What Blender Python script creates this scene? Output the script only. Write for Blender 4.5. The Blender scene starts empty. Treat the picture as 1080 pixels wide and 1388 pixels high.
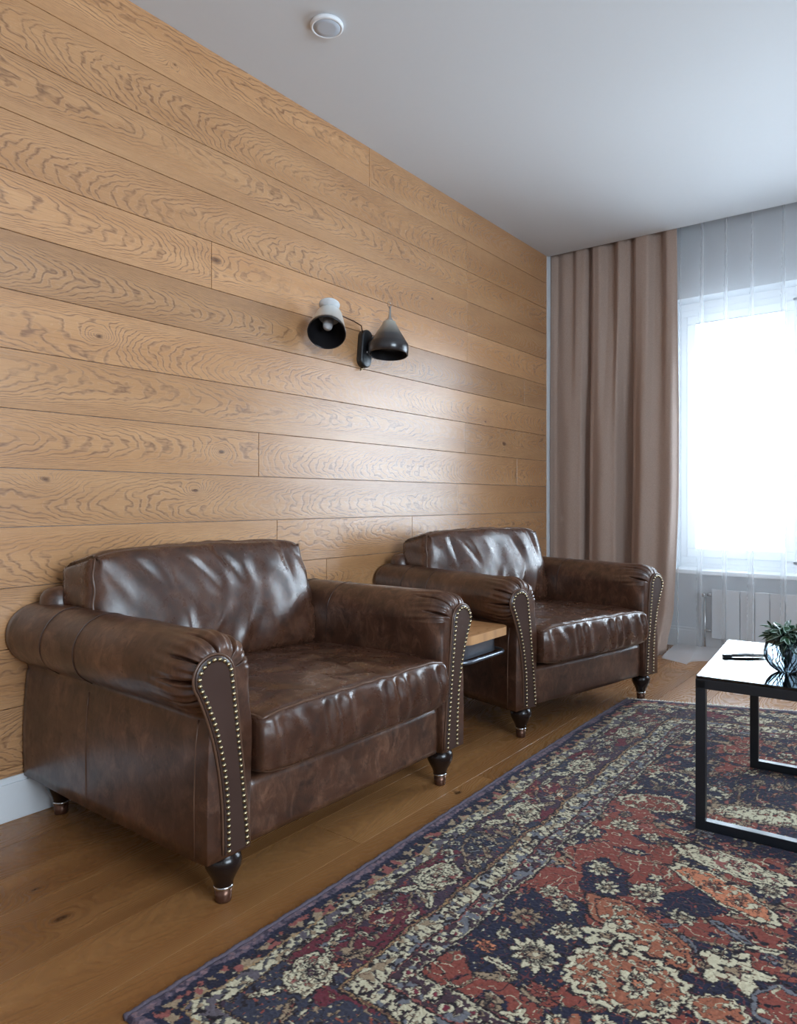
import bpy, bmesh, math, random
import numpy as np
from mathutils import Vector, Matrix, noise
random.seed(7); rng = np.random.default_rng(11)
PI = math.pi
COL = bpy.context.scene.collection

# ------------------------------------------------------------------ helpers
def lin(r, g, b):
    f = lambda c: (c/255/12.92) if c/255 <= .04045 else ((c/255+.055)/1.055)**2.4
    return (f(r), f(g), f(b), 1.0)

def obj(name, verts, faces, m, parent=None, smooth=True, uvs=None, attr=None):
    me = bpy.data.meshes.new(name)
    me.from_pydata([tuple(v) for v in verts], [], faces)
    if m: me.materials.append(m)
    if smooth: me.polygons.foreach_set('use_smooth', [True]*len(me.polygons))
    if uvs is not None:
        l = me.uv_layers.new(name='UVMap')
        l.data.foreach_set('uv', np.array(uvs, dtype=np.float32).ravel())
    if attr is not None:
        a = me.color_attributes.new('tone', 'FLOAT_COLOR', 'CORNER')
        a.data.foreach_set('color', np.array(attr, dtype=np.float32).ravel())
    me.update()
    o = bpy.data.objects.new(name, me); COL.objects.link(o)
    if parent: o.parent = parent
    return o

def tag(o, label=None, cat=None, group=None, kind=None):
    if label: o['label'] = label
    if cat: o['category'] = cat
    if group: o['group'] = group
    if kind: o['kind'] = kind
    return o

def empty(name, loc=(0,0,0), rz=0, sc=1):
    o = bpy.data.objects.new(name, None); COL.objects.link(o)
    o.empty_display_size = .1
    o.location = loc; o.rotation_euler = (0, 0, rz); o.scale = (sc,)*3
    return o

class MB:
    def __init__(s): s.v = []; s.f = []
    def add(s, v, f, M=None):
        n = len(s.v)
        s.v += [tuple(M @ Vector(p)) if M else tuple(p) for p in v]
        s.f += [tuple(i+n for i in q) for q in f]
        return s
    def obj(s, name, m, parent=None, smooth=True): return obj(name, s.v, s.f, m, parent, smooth)

def gridf(nu, nv, fn, cu=False, cv=False):
    """grid of nu x nv points; cu / cv close the loop"""
    v = [fn(i, j) for j in range(nv) for i in range(nu)]
    f = []
    for j in range(nv if cv else nv-1):
        for i in range(nu if cu else nu-1):
            a = j*nu+i; b = j*nu+(i+1) % nu; c = ((j+1) % nv)*nu+(i+1) % nu; d = ((j+1) % nv)*nu+i
            f.append((a, b, c, d))
    return v, f

def box(x0, x1, y0, y1, z0, z1, b=0.0):
    if b <= 0:
        v = [(x, y, z) for z in (z0, z1) for y in (y0, y1) for x in (x0, x1)]
        return v, [(0,2,3,1),(4,5,7,6),(0,1,5,4),(2,6,7,3),(0,4,6,2),(1,3,7,5)]
    bm = bmesh.new()
    bmesh.ops.create_cube(bm, size=1)
    for w in bm.verts:
        w.co = Vector(((x0+x1)/2+w.co.x*(x1-x0), (y0+y1)/2+w.co.y*(y1-y0), (z0+z1)/2+w.co.z*(z1-z0)))
    bmesh.ops.bevel(bm, geom=list(bm.edges), offset=b, segments=3, profile=.6, affect='EDGES')
    bm.verts.index_update()
    v = [tuple(w.co) for w in bm.verts]; f = [tuple(w.index for w in q.verts) for q in bm.faces]
    bm.free(); return v, f

def frames(path, closed):
    P = [Vector(p) for p in path]; n = len(P); out = []
    nrm = None
    for i in range(n):
        a = P[(i-1) % n] if (closed or i > 0) else P[i]
        b = P[(i+1) % n] if (closed or i < n-1) else P[i]
        t = (b-a); t = t.normalized() if t.length > 1e-9 else Vector((0,0,1))
        if nrm is None:
            nrm = t.cross(Vector((0,0,1)))
            if nrm.length < .1: nrm = t.cross(Vector((1,0,0)))
        nrm = (nrm - t*nrm.dot(t)).normalized()
        out.append((P[i], nrm.copy(), t.cross(nrm)))
    return out

def tube(path, r, n=8, closed=False, cap=True):
    F = frames(path, closed)
    rr = r if isinstance(r, (list, tuple)) else [r]*len(F)
    fn = lambda i, j: F[j][0]+F[j][1]*(rr[j]*math.cos(2*PI*i/n))+F[j][2]*(rr[j]*math.sin(2*PI*i/n))
    v, f = gridf(n, len(F), fn, cu=True, cv=closed)
    if cap and not closed:
        f.append(tuple(range(n-1, -1, -1))); f.append(tuple(range((len(F)-1)*n, len(F)*n)))
    return v, f

def lathe(prof, n=32, cap=True):
    v, f = gridf(n, len(prof), lambda i, j: (prof[j][0]*math.cos(2*PI*i/n), prof[j][0]*math.sin(2*PI*i/n), prof[j][1]), cu=True)
    if cap:
        f.append(tuple(range(n-1, -1, -1))); f.append(tuple(range((len(prof)-1)*n, len(prof)*n)))
    return v, f

def sstep(a, b, x):
    t = min(1, max(0, (x-a)/(b-a))); return t*t*(3-2*t)

def curve_at(ctrl, x):
    if x <= ctrl[0][0]: return ctrl[0][1]
    for (a, p), (b, q) in zip(ctrl, ctrl[1:]):
        if x <= b:
            t = (x-a)/(b-a); t = (1-math.cos(PI*t))/2
            return p+(q-p)*t
    return ctrl[-1][1]

# ------------------------------------------------------------------ node helper
class NT:
    def __init__(s, name):
        s.m = bpy.data.materials.new(name); s.m.use_nodes = True
        s.t = s.m.node_tree; s.t.nodes.clear()
        s.out = s.n('ShaderNodeOutputMaterial')
    def n(s, typ, ins=None, **kw):
        nd = s.t.nodes.new(typ)
        for k, v in kw.items(): setattr(nd, k, v)
        if ins:
            for k, v in ins.items(): s.set(nd.inputs[k], v)
        return nd
    def set(s, sock, v):
        if isinstance(v, bpy.types.NodeSocket): s.t.links.new(v, sock)
        elif isinstance(v, bpy.types.Node): s.t.links.new(v.outputs[0], sock)
        else: sock.default_value = v
    def math(s, op, a, b=0.0, c=0.0, clamp=False):
        nd = s.n('ShaderNodeMath', operation=op, use_clamp=clamp)
        s.set(nd.inputs[0], a); s.set(nd.inputs[1], b); s.set(nd.inputs[2], c)
        return nd.outputs[0]
    def noise(s, vec, scale, detail=2.0, rough=.5, dist=0.0):
        nd = s.n('ShaderNodeTexNoise', {'Vector': vec, 'Scale': scale, 'Detail': detail, 'Roughness': rough, 'Distortion': dist})
        return nd.outputs['Fac']
    def mapv(s, vec, scale=(1,1,1), loc=(0,0,0)):
        return s.n('ShaderNodeMapping', {'Vector': vec, 'Scale': scale, 'Location': loc}).outputs[0]
    def mix(s, fac, a, b, blend='MIX'):
        nd = s.n('ShaderNodeMix', data_type='RGBA', blend_type=blend)
        s.set(nd.inputs[0], fac); s.set(nd.inputs[6], a); s.set(nd.inputs[7], b)
        return nd.outputs[2]
    def ramp(s, fac, stops):
        nd = s.n('ShaderNodeValToRGB'); s.set(nd.inputs[0], fac)
        e = nd.color_ramp.elements
        while len(e) < len(stops): e.new(.5)
        for k, (p, c) in zip(e, stops): k.position = p; k.color = c if len(c) == 4 else (*c, 1)
        return nd.outputs[0]
    def rng(s, v, a, b, c=0.0, d=1.0):
        nd = s.n('ShaderNodeMapRange'); s.set(nd.inputs[0], v)
        for i, q in enumerate((a, b, c, d)): s.set(nd.inputs[i+1], q)
        return nd.outputs[0]
    def bump(s, h, strength=.3, dist=.01, nrm=None):
        nd = s.n('ShaderNodeBump', {'Height': h, 'Strength': strength, 'Distance': dist})
        if nrm: s.set(nd.inputs['Normal'], nrm)
        return nd.outputs[0]
    def bsdf(s, **ins):
        nd = s.n('ShaderNodeBsdfPrincipled')
        for k, v in ins.items(): s.set(nd.inputs[k.replace('_', ' ')], v)
        s.t.links.new(nd.outputs[0], s.out.inputs[0]); return nd

def plain(name, c, rough=.5, metal=0.0, nz=.04, scale=30, spec=.5, bump=.05):
    """plain surface with slight procedural variation"""
    t = NT(name); co = t.n('ShaderNodeTexCoord').outputs['Object']
    n = t.noise(co, scale, 3)
    dark = tuple(v*(1-nz*2) for v in c[:3])+(1,)
    t.bsdf(Base_Color=t.mix(n, dark, c), Roughness=t.rng(n, 0, 1, rough*.9, min(1, rough*1.1)), Metallic=metal,
           Specular_IOR_Level=spec, Normal=t.bump(n, bump, .002))
    return t.m

# ------------------------------------------------------------------ materials
def wood_planks(name, light, mid, dark, ringN, rough, knots=None, axis='wall', contrast=1.0, bumps=.20, coat=0.0):
    """oak boards: cathedral grain contours, pores, knots; board tone comes from the mesh"""
    t = NT(name)
    uv = t.n('ShaderNodeUVMap', uv_map='UVMap').outputs[0]
    sp = t.n('ShaderNodeSeparateXYZ', {0: uv})
    u, v = sp.outputs[0], sp.outputs[1]                    # u along the board (m), v across, from its centre (m)
    at = t.n('ShaderNodeAttribute', attribute_name='tone')
    sep = t.n('ShaderNodeSeparateColor', {0: at.outputs['Color']})
    tone, seed, cath = sep.outputs[0], sep.outputs[1], sep.outputs[2]
    sz = t.math('MULTIPLY', seed, 37.0)
    def P(su, sv, off=0.0):
        return t.n('ShaderNodeCombineXYZ', {0: t.math('MULTIPLY', u, su), 1: t.math('MULTIPLY', v, sv), 2: t.math('ADD', sz, off)}).outputs[0]
    big = t.noise(P(.9, 3.2), 1.0, 1.0, .5)
    med = t.noise(P(4.2, 13., 5.), 1.0, 2.0, .5)
    fine = t.noise(P(16., 60., 9.), 1.0, 2.0, .6)
    c = t.math('DIVIDE', t.math('ADD', v, t.math('MULTIPLY', t.math('SUBTRACT', seed, .5), .06)), .09)
    c2 = t.math('MULTIPLY', c, c)
    par = t.math('MULTIPLY', t.math('MULTIPLY_ADD', c2, .5, 1.0), t.math('MULTIPLY', c2, t.math('MULTIPLY_ADD', cath, .30, .22)))
    drift = t.math('MULTIPLY', u, t.math('MULTIPLY', t.math('SIGN', t.math('SUBTRACT', cath, .5)), t.math('MULTIPLY_ADD', seed, 1.3, .5)))
    f = t.math('ADD', t.math('ADD', t.math('MULTIPLY', big, 1.1), drift), par)
    zig = t.noise(P(22., 26., 15.), 1.0, 1.0, .5)
    f = t.math('ADD', f, t.math('MULTIPLY', zig, .13))
    f = t.math('ADD', f, t.math('MULTIPLY', med, .30))
    f = t.math('ADD', f, t.math('MULTIPLY', fine, .055))
    kdark = 0.0
    if knots:
        ob = t.n('ShaderNodeTexCoord').outputs['Object']
        for (y, z, r) in knots:
            p = (0, y, z) if axis == 'wall' else (y, z, 0)
            d = t.n('ShaderNodeVectorMath', {0: ob, 1: p}, operation='SUBTRACT').outputs[0]
            d = t.n('ShaderNodeVectorMath', {0: d, 1: (0, .55, 1) if axis == 'wall' else (1, .55, 0)}, operation='MULTIPLY').outputs[0]
            L = t.n('ShaderNodeVectorMath', {0: d}, operation='LENGTH').outputs['Value']
            g = t.math('EXPONENT', t.math('MULTIPLY', L, -1/(2.6*r)))
            f = t.math('ADD', f, t.math('MULTIPLY', g, .9))
            k = t.rng(t.math('ADD', L, t.math('MULTIPLY', t.math('SUBTRACT', fine, .5), .02)), r*.75, r*.25, 0, 1)
            kdark = t.math('MAXIMUM', kdark, k)
    ph = t.math('FRACT', t.math('MULTIPLY', f, ringN))
    tri = t.math('ABSOLUTE', t.math('MULTIPLY_ADD', ph, 2.0, -1.0))
    line = t.rng(tri, .0, .60, 1.0, 0.0)
    line = t.math('POWER', line, 1.3)
    breakup = t.rng(t.noise(P(26., 150., 2.), 1.0, 2.0), .34, .56, .35, 1.0)
    patch = t.rng(t.noise(P(1.6, 6., 12.), 1.0, 1.0),   .30, .52, .35, 1.0)
    line = t.math('MULTIPLY', t.math('MULTIPLY', line, breakup), patch)
    pore = t.rng(t.noise(P(9., 330., 3.), 1.0, 2.0, .7), .52, .72, 0, 1)
    wash = t.noise(P(1.2, 9., 21.), 1.0, 3.0)
    base = t.mix(t.rng(wash, .3, .7), mid, light)
    base = t.mix(t.math('MULTIPLY', pore, .30*contrast), base, dark)
    base = t.mix(t.math('MULTIPLY', line, .76*contrast), base, dark)
    base = t.mix(t.math('MULTIPLY', kdark, .85), base, (dark[0]*.6, dark[1]*.55, dark[2]*.6, 1))
    tn = t.rng(tone, 0, 1, .80, 1.16)
    base = t.mix(1.0, base, t.n('ShaderNodeCombineColor', {0: tn, 1: tn, 2: tn}).outputs[0], 'MULTIPLY')
    h = t.math('ADD', t.math('MULTIPLY', line, -1.0), t.math('MULTIPLY', pore, -.35))
    h = t.math('ADD', h, t.math('MULTIPLY', breakup, .12))
    t.bsdf(Base_Color=base, Roughness=t.rng(line, 0, 1, rough, rough+.15), Normal=t.bump(h, bumps, .0025), Specular_IOR_Level=.5, Coat_Weight=coat, Coat_Roughness=.30, Coat_IOR=1.6)
    return t.m

M = {}
M['wall_oak'] = wood_planks('wall_oak', lin(204,155,109), lin(186,136,91), lin(106,66,40), 12.0, .27,
    knots=[(1.686,1.898,.026),(1.036,1.031,.014),(1.502,2.567,.012),(3.135,2.08,.012),(1.213,1.517,.012),(1.711,1.157,.014),(1.592,1.003,.012),(3.7,1.449,.012),(3.93,1.332,.022)], coat=.55)
M['floor_oak'] = wood_planks('floor_oak', lin(172,122,74), lin(146,98,56), lin(80,48,26), 9.0, .27,
    knots=[(.62,.78,.020),(.45,.80,.010),(.96,1.93,.016)], axis='floor', contrast=.30, bumps=.15)

def leather(name, c1, c2, c3, rough, side=False):
    t = NT(name); co = t.n('ShaderNodeTexCoord').outputs['Object']
    n1 = t.noise(co, 5.0, 4, .6, .4); n2 = t.noise(co, 22.0, 5, .65, .3); n3 = t.noise(co, 90.0, 3, .6)
    base = t.mix(t.rng(n1, .32, .68), c1, c2)
    base = t.mix(t.math('MULTIPLY', t.rng(n2, .50, .72), .75), base, c3)
    scuff = t.noise(t.mapv(co, (1,1,.6)), 24.0, 8, .74, .8)
    base = t.mix(t.math('MULTIPLY', t.rng(scuff, .47, .68), t.rng(n1, .35, .6, .22, .85 if side else .42)), base, lin(124,88,68))
    vz = t.n('ShaderNodeTexVoronoi', {'Vector': t.mapv(co, (1,1,1)), 'Scale': 22.0, 'Randomness': 1.0}, feature='DISTANCE_TO_EDGE').outputs['Distance']
    crack = t.rng(vz, 0.0, .03, 1, 0)
    crack = t.math('MULTIPLY', crack, t.rng(n1, .45, .65))
    base = t.mix(t.math('MULTIPLY', crack, .12), base, c3)
    v = t.n('ShaderNodeTexVoronoi', {'Vector': co, 'Scale': 330.0}, feature='DISTANCE_TO_EDGE').outputs['Distance']
    h = t.math('ADD', t.math('MULTIPLY', t.rng(v, 0, .12), .10), t.math('MULTIPLY', n2, .8))
    h = t.math('ADD', h, t.math('MULTIPLY', n3, .18))
    t.bsdf(Base_Color=base, Roughness=t.math('ADD', t.rng(n2, .3, .7, rough-.06, rough+.10), t.math('MULTIPLY', n3, .05)),
           Normal=t.bump(h, .22, .004), Specular_IOR_Level=.6, Coat_Weight=.25, Coat_Roughness=.16)
    return t.m
M['leather'] = leather('brown_leather', lin(60,35,24), lin(82,51,36), lin(36,20,13), .25)
M['leather_side'] = leather('brown_leather_panel', lin(57,33,22), lin(86,54,38), lin(34,19,13), .31, True)
M['leather_facing'] = plain('brown_leather_facing', lin(70,50,43), .33, nz=.08, scale=14)
M['piping'] = plain('leather_piping', lin(98,70,54), .30, nz=.1)
M['brass'] = plain('aged_brass', lin(176,158,124), .26, 1.0, nz=.12, scale=200)
M['nail_tape'] = plain('nail_tape', lin(34,24,20), .5)
M['dark_wood'] = plain('dark_stained_wood', lin(34,22,18), .22, nz=.15)
M['ferrule'] = plain('copper_brown_ferrule', lin(98,66,50), .28, .6)
M['chrome'] = plain('chrome', lin(205,205,205), .15, 1.0, nz=.02)
M['black_metal'] = plain('black_metal', lin(24,26,30), .36, .0, nz=.1, spec=.6)
M['table_metal'] = plain('black_coated_steel', lin(20,24,30), .34, .0, nz=.08, spec=.6)
M['grey_metal'] = plain('grey_steel', lin(120,126,136), .3, .8)
M['white_paint'] = plain('white_paint', lin(222,224,226), .55, nz=.02, scale=60)
M['ceiling'] = plain('ceiling_paint', lin(218,220,222), .8, nz=.012, scale=40, bump=.02)
M['wall_paint'] = plain('wall_paint', lin(212,216,220), .8, nz=.015, scale=40, bump=.03)
M['pvc'] = plain('white_window_plastic', lin(236,238,240), .35, nz=.01)
M['radiator'] = plain('radiator_enamel', lin(226,228,230), .4, nz=.01)
M['lining'] = plain('dark_shade_lining', lin(30,28,30), .35)
M['table_oak'] = wood_planks('table_oak', lin(198,150,104), lin(182,130,84), lin(120,80,52), 9.0, .4, contrast=.5)
M['slab_edge'] = plain('pale_wood_edge', lin(206,176,140), .5, nz=.08, scale=50)

def glass_mat(name, col, fac_t, rough=.02, tint=(1,1,1,1), cap=1.0):
    t = NT(name)
    g = t.n('ShaderNodeBsdfGlossy', {'Color': (1,1,1,1), 'Roughness': rough})
    tr = t.n('ShaderNodeBsdfTransparent', {'Color': tint})
    fr = t.n('ShaderNodeFresnel', {'IOR': fac_t})
    co = t.n('ShaderNodeTexCoord').outputs['Object']
    t.set(g.inputs['Roughness'], t.rng(t.noise(co, 8.0, 2), 0, 1, rough, rough*1.5))
    mx = t.n('ShaderNodeMixShader', {0: t.math('MINIMUM', fr.outputs[0], cap), 1: tr.outputs[0], 2: g.outputs[0]})
    t.t.links.new(mx.outputs[0], t.out.inputs[0]); return t.m
M['pane'] = glass_mat('window_glass', None, 1.3, .01)
M['table_glass'] = glass_mat('table_glass', None, 1.5, .03, (.62,.74,.76,1))
M['bowl_glass'] = glass_mat('bowl_glass', None, 1.22, .02, (.84,.90,.94,1), .22)

def sheer_mat():
    t = NT('white_voile')
    co = t.n('ShaderNodeTexCoord').outputs['Object']
    n = t.noise(t.mapv(co, (220,220,40)), 1.0, 2)
    df = t.n('ShaderNodeBsdfDiffuse', {'Color': lin(238,240,243)})
    tl = t.n('ShaderNodeBsdfTranslucent', {'Color': lin(238,240,243)})
    a = t.n('ShaderNodeMixShader', {0: .40, 1: df.outputs[0], 2: tl.outputs[0]})
    tr = t.n('ShaderNodeBsdfTransparent')
    lw = t.n('ShaderNodeLayerWeight', {'Blend': .35}).outputs['Facing']
    fac = t.math('ADD', t.rng(lw, 0, 1, .22, .66), t.math('MULTIPLY', n, .02), clamp=True)
    mx = t.n('ShaderNodeMixShader', {0: fac, 1: tr.outputs[0], 2: a.outputs[0]})
    t.t.links.new(mx.outputs[0], t.out.inputs[0]); return t.m
M['sheer'] = sheer_mat()

def drape_mat():
    t = NT('taupe_drape_fabric')
    co = t.n('ShaderNodeTexCoord').outputs['Object']
    w = t.noise(t.mapv(co, (700,700,120)), 1.0, 2); w2 = t.noise(t.mapv(co, (120,120,700)), 1.0, 2)
    n = t.math('ADD', w, w2)
    c = t.mix(t.rng(n, .7, 1.3), lin(164,140,126), lin(188,163,148))
    pb = t.n('ShaderNodeBsdfPrincipled', {'Base Color': c, 'Roughness': .75, 'Sheen Weight': .25, 'Normal': t.bump(n, .12, .001)})
    tl = t.n('ShaderNodeBsdfTranslucent', {'Color': lin(190,160,140)})
    mx = t.n('ShaderNodeMixShader', {0: .10, 1: pb.outputs[0], 2: tl.outputs[0]})
    t.t.links.new(mx.outputs[0], t.out.inputs[0]); return t.m
M['drape'] = drape_mat()

# ------------------------------------------------------------------ room shell
YE0, YE1 = 4.545, 4.60        # ceiling edge at the curtain niche (runs very slightly askew)
YW = 4.80                     # window wall, room side
XR, YB = 4.6, -2.4
HC = 2.7

def planks(name, strips, mat, place, tones, gap=.0018, depth=.012, parent=None):
    """strips: (v0, v1, [(u0,u1),...]); place(u,v,h)->xyz. One mesh: boards with grooves between."""
    V, F, UV, A = [], [], [], []
    for v0, v1, segs in strips:
        for (u0, u1) in segs:
            tone, seed, cath = tones(v0, u0)
            a0, a1, b0, b1 = u0+gap/2, u1-gap/2, v0+gap/2, v1-gap/2
            g = .0012 if name != 'floor' else .0004
            off = seed*50; vc = (v0+v1)/2
            n = len(V)
            P = [(a0, b0, -depth), (a1, b0, -depth), (a1, b1, -depth), (a0, b1, -depth),
                 (a0, b0, -g), (a1, b0, -g), (a1, b1, -g), (a0, b1, -g),
                 (a0+g, b0+g, 0), (a1-g, b0+g, 0), (a1-g, b1-g, 0), (a0+g, b1-g, 0)]
            V += [place(*p) for p in P]
            Q = [(8,9,10,11), (4,5,9,8), (5,6,10,9), (6,7,11,10), (7,4,8,11), (0,1,5,4), (1,2,6,5), (2,3,7,6), (3,0,4,7)]
            for q in Q:
                F.append(tuple(n+i for i in q))
                for i in q:
                    UV.append((P[i][0]+off, P[i][1]-vc)); A.append((tone, seed, cath, 1))
    # backing behind the grooves
    return obj(name, V, F, mat, parent, smooth=False, uvs=UV, attr=A)

rp = random.Random(5)
wall_rows = [0.0, .155, .335, .515, .700, .884, 1.064, 1.245, 1.426, 1.605, 1.783, 1.965, 2.145, 2.325, 2.505, 2.72]
joints = {(.335):[3.25], (.515):[2.3], (.700):[2.0, 2.95], (.884):[3.39], (1.064):[1.9,4.1], (1.245):[3.47], (1.426):[.5], (1.605):[4.2,-.4], (1.783):[1.665, 3.49],
          (1.965):[-.2,3.49], (2.145):[3.49], (2.325):[.6,3.49], (2.505):[2.6]}
tonesW = {.700:.55, .884:.5, 1.064:.62, 1.245:.42, 1.426:.60, 1.605:.22, 1.783:.85, 1.965:.45, 2.145:.40, 2.325:.42, 2.505:.6}
def toneW(v0, u0):
    base = tonesW.get(v0, .5)
    return (min(1, max(0, base+(rp.random()-.5)*.22)), rp.random(), rp.random())
strips = []
for z0, z1 in zip(wall_rows, wall_rows[1:]):
    js = [-2.4]+sorted(joints.get(z0, [rp.uniform(0, 3)]))+[4.535]
    strips.append((z0, z1, list(zip(js, js[1:]))))
wall = planks('wall_left', strips, M['wall_oak'], lambda u, v, h: (h, u, v), toneW)
# orient: board faces look into the room
tag(wall, 'wall clad in horizontal brushed oak boards behind the armchairs', kind='structure')
b = MB(); b.add(*box(-.16, -.0125, -2.5, YW+.2, -.12, 2.95)); b.add(*box(-.0125, .002, 4.545, YW+.1, 0, 2.9))
o = b.obj('wall_left_backing', M['wall_paint'], None, False); tag(o, kind='structure')
o = MB().add(*box(-.012, .004, 4.535, 4.547, 0, 2.70)).obj('trim_1', M['white_paint'], None, False); tag(o, 'thin pale trim strip ending the oak wall', kind='structure')

# floor
seams = [-.17, .02, .165, .335, .504, .743, .935, 1.13, 1.33, 1.52, 1.71, 1.91, 2.1, 2.3, 2.5, 2.7, 2.9, 3.1, 3.3, 3.5, 3.7, 3.9, 4.1, 4.3, 4.5, 4.7]
fs = []
for a, b_ in zip(seams, seams[1:]):
    cut = sorted([rp.uniform(-1.6, .6), rp.uniform(1.0, 2.4), rp.uniform(3.0, 4.3)])
    js = [-2.5]+cut+[4.9]
    fs.append((a, b_, list(zip(js, js[1:]))))
fl = planks('floor', fs, M['floor_oak'], lambda u, v, h: (v, u, h), lambda a, b_: (.10+rp.random()*.8, rp.random(), rp.random()), gap=.0015)
tag(fl, 'oak plank floor', kind='structure')
o = MB().add(*box(-.2, 4.8, -2.6, 5.0, -.14, -.0125)).obj('floor_base', M['nail_tape'], None, False); tag(o, kind='structure')

# ceiling slab, ends before the window wall leaving a curtain niche
v = [(-.1,-2.5,HC),(4.7,-2.5,HC),(4.7,YE0+(YE1-YE0)/1.54*4.7,HC),(-.1,YE0,HC)]
v += [(p[0],p[1],HC+.16) for p in v]
o = obj('ceiling', v, [(0,1,2,3),(7,6,5,4),(0,4,5,1),(1,5,6,2),(2,6,7,3),(3,7,4,0)], M['ceiling'], None, False); tag(o, 'smooth white ceiling', kind='structure')
o = MB().add(*box(-.1, 4.7, 4.4, 4.98, HC+.16, HC+.24)).obj('ceiling_niche', M['ceiling'], None, False); tag(o, kind='structure')

# window wall with its opening
WX0, WX1, WZ0, WZ1 = .80, 2.95, .514, 2.305
b = MB()
b.add(*box(-.1, WX0, YW, YW+.32, -.1, 2.95)); b.add(*box(WX1, 4.8, YW, YW+.32, -.1, 2.95))
b.add(*box(WX0, WX1, YW, YW+.32, -.1, WZ0-.03)); b.add(*box(WX0, WX1, YW, YW+.32, WZ1, 2.95))
o = b.obj('wall_far', M['wall_paint'], None, False); tag(o, 'pale grey window wall behind the curtains', kind='structure')
# right wall and back wall, each with daylight openings
b = MB()
b.add(*box(XR, XR+.2, -2.6, 5.1, -.1, .85)); b.add(*box(XR, XR+.2, -2.6, 5.1, 2.35, 2.95))
b.add(*box(XR, XR+.2, -2.6, -.4, .85, 2.35)); b.add(*box(XR, XR+.2, 1.7, 5.1, .85, 2.35))
o = b.obj('wall_right', M['wall_paint'], None, False); tag(o, kind='structure')
b = MB()
b.add(*box(-.2, 4.8, YB-.2, YB, -.1, 2.95))
o = b.obj('wall_back', M['wall_paint'], None, False); tag(o, kind='structure')
# baseboards
def base(name, x0, x1, y0, y1, lab, ax):
    b = MB()
    if ax == 'y':
        b.add(*box(x0, x1, y0, y1, 0, .112, .002)); b.add(*box(x0, x0+(x1-x0)*.55, y0, y1, .110, .130, .003))
    else:
        b.add(*box(x0, x1, y0, y1, 0, .112, .002)); b.add(*box(x0, x1, y0+(y1-y0)*.45, y1, .110, .130, .003))
    tag(b.obj(name, M['white_paint'], None, False), lab, kind='structure')
base('baseboard_left', 0.0005, .016, -2.38, 4.53, 'white baseboard under the oak wall', 'y')
base('baseboard_far', .02, 4.58, YW-.016, YW-.0005, 'white baseboard of the window wall', 'x')

# window: frame, sashes, glazing, sill
FY = 4.95
b = MB()
def fr(x0, x1, z0, z1, w, y0, y1, bb=.004):
    b.add(*box(x0, x1, y0, y1, z0, z0+w, bb)); b.add(*box(x0, x1, y0, y1, z1-w, z1, bb))
    b.add(*box(x0, x0+w, y0, y1, z0+w, z1-w, bb)); b.add(*box(x1-w, x1, y0, y1, z0+w, z1-w, bb))
fr(WX0, WX1, .540, 2.26, .045, FY, FY+.07)
b.add(*box(WX0, WX1, FY, FY+.07, 2.26, WZ1+.01))
b.add(*box(WX0, WX1, FY, FY+.07, WZ0-.02, .540))
w1 = b.obj('window_1', M['pvc'], None, False); tag(w1, 'white framed window behind the sheer curtain', kind='structure')
for (x0, x1) in ((.845, 1.49), (1.52, 2.18), (2.21, 2.905)):
    b = MB(); fr(x0, x1, .585, 2.215, .057, FY-.018, FY+.055, .006)
    s = b.obj('sash', M['pvc'], w1, False)
    MB().add(*box(x0+.05, x1-.05, FY+.015, FY+.021, .63, 2.17)).obj('pane', M['pane'], s, False)
    MB().add(*tube([(x0+.057, FY-.0195, 2.158), (x1-.057, FY-.0195, 2.158)], .003, 6)).obj('gasket', M['grey_metal'], s)
for x in (1.505, 2.195):
    MB().add(*box(x-.03, x+.03, FY, FY+.07, .56, 2.24, .004)).obj('mullion', M['pvc'], w1, False)
o = MB().add(*box(WX0-.03, WX1+.03, YW-.05, FY+.01, WZ0-.028, WZ0, .006)).obj('window_sill', M['pvc'], w1, False)

# ------------------------------------------------------------------ radiator
rad = empty('radiator', (1.05, 4.757, 0)); tag(rad, 'white sectional panel radiator under the window, behind the sheer curtain', 'radiator')
for k in range(10):
    x = k*.0835
    b = MB()
    b.add(*box(x+.002, x+.0815, -.022, -.012, .085, .400, .005))
    b.add(*box(x+.030, x+.053, -.013, .024, .095, .392, .006))
    b.add(*box(x+.012, x+.0715, .020, .028, .10, .385, .003))
    b.obj('section', M['radiator'], rad, False)
b = MB(); b.add(*tube([(0,0,.13),(.835,0,.13)], .014, 12)); b.add(*tube([(0,0,.36),(.835,0,.36)], .014, 12)); b.obj('header_pipe', M['radiator'], rad)
b = MB(); b.add(*tube([(-.03,0,.36),(.002,0,.36)], .011, 10)); b.add(*tube([(-.045,0,.36),(-.045,0,.13),(-.045,0,.0)], .008, 10)); b.add(*tube([(-.045,0,.13),(.002,0,.13)], .008, 10)); b.obj('supply_pipe', M['chrome'], rad)
b = MB(); b.add(*lathe([(.008,0),(.014,.004),(.015,.015),(.014,.034),(.010,.038)], 20), Matrix.Translation((-.045,-.01,.36)) @ Matrix.Rotation(PI/2, 4, 'X')); b.obj('valve_knob', M['chrome'], rad)

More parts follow.
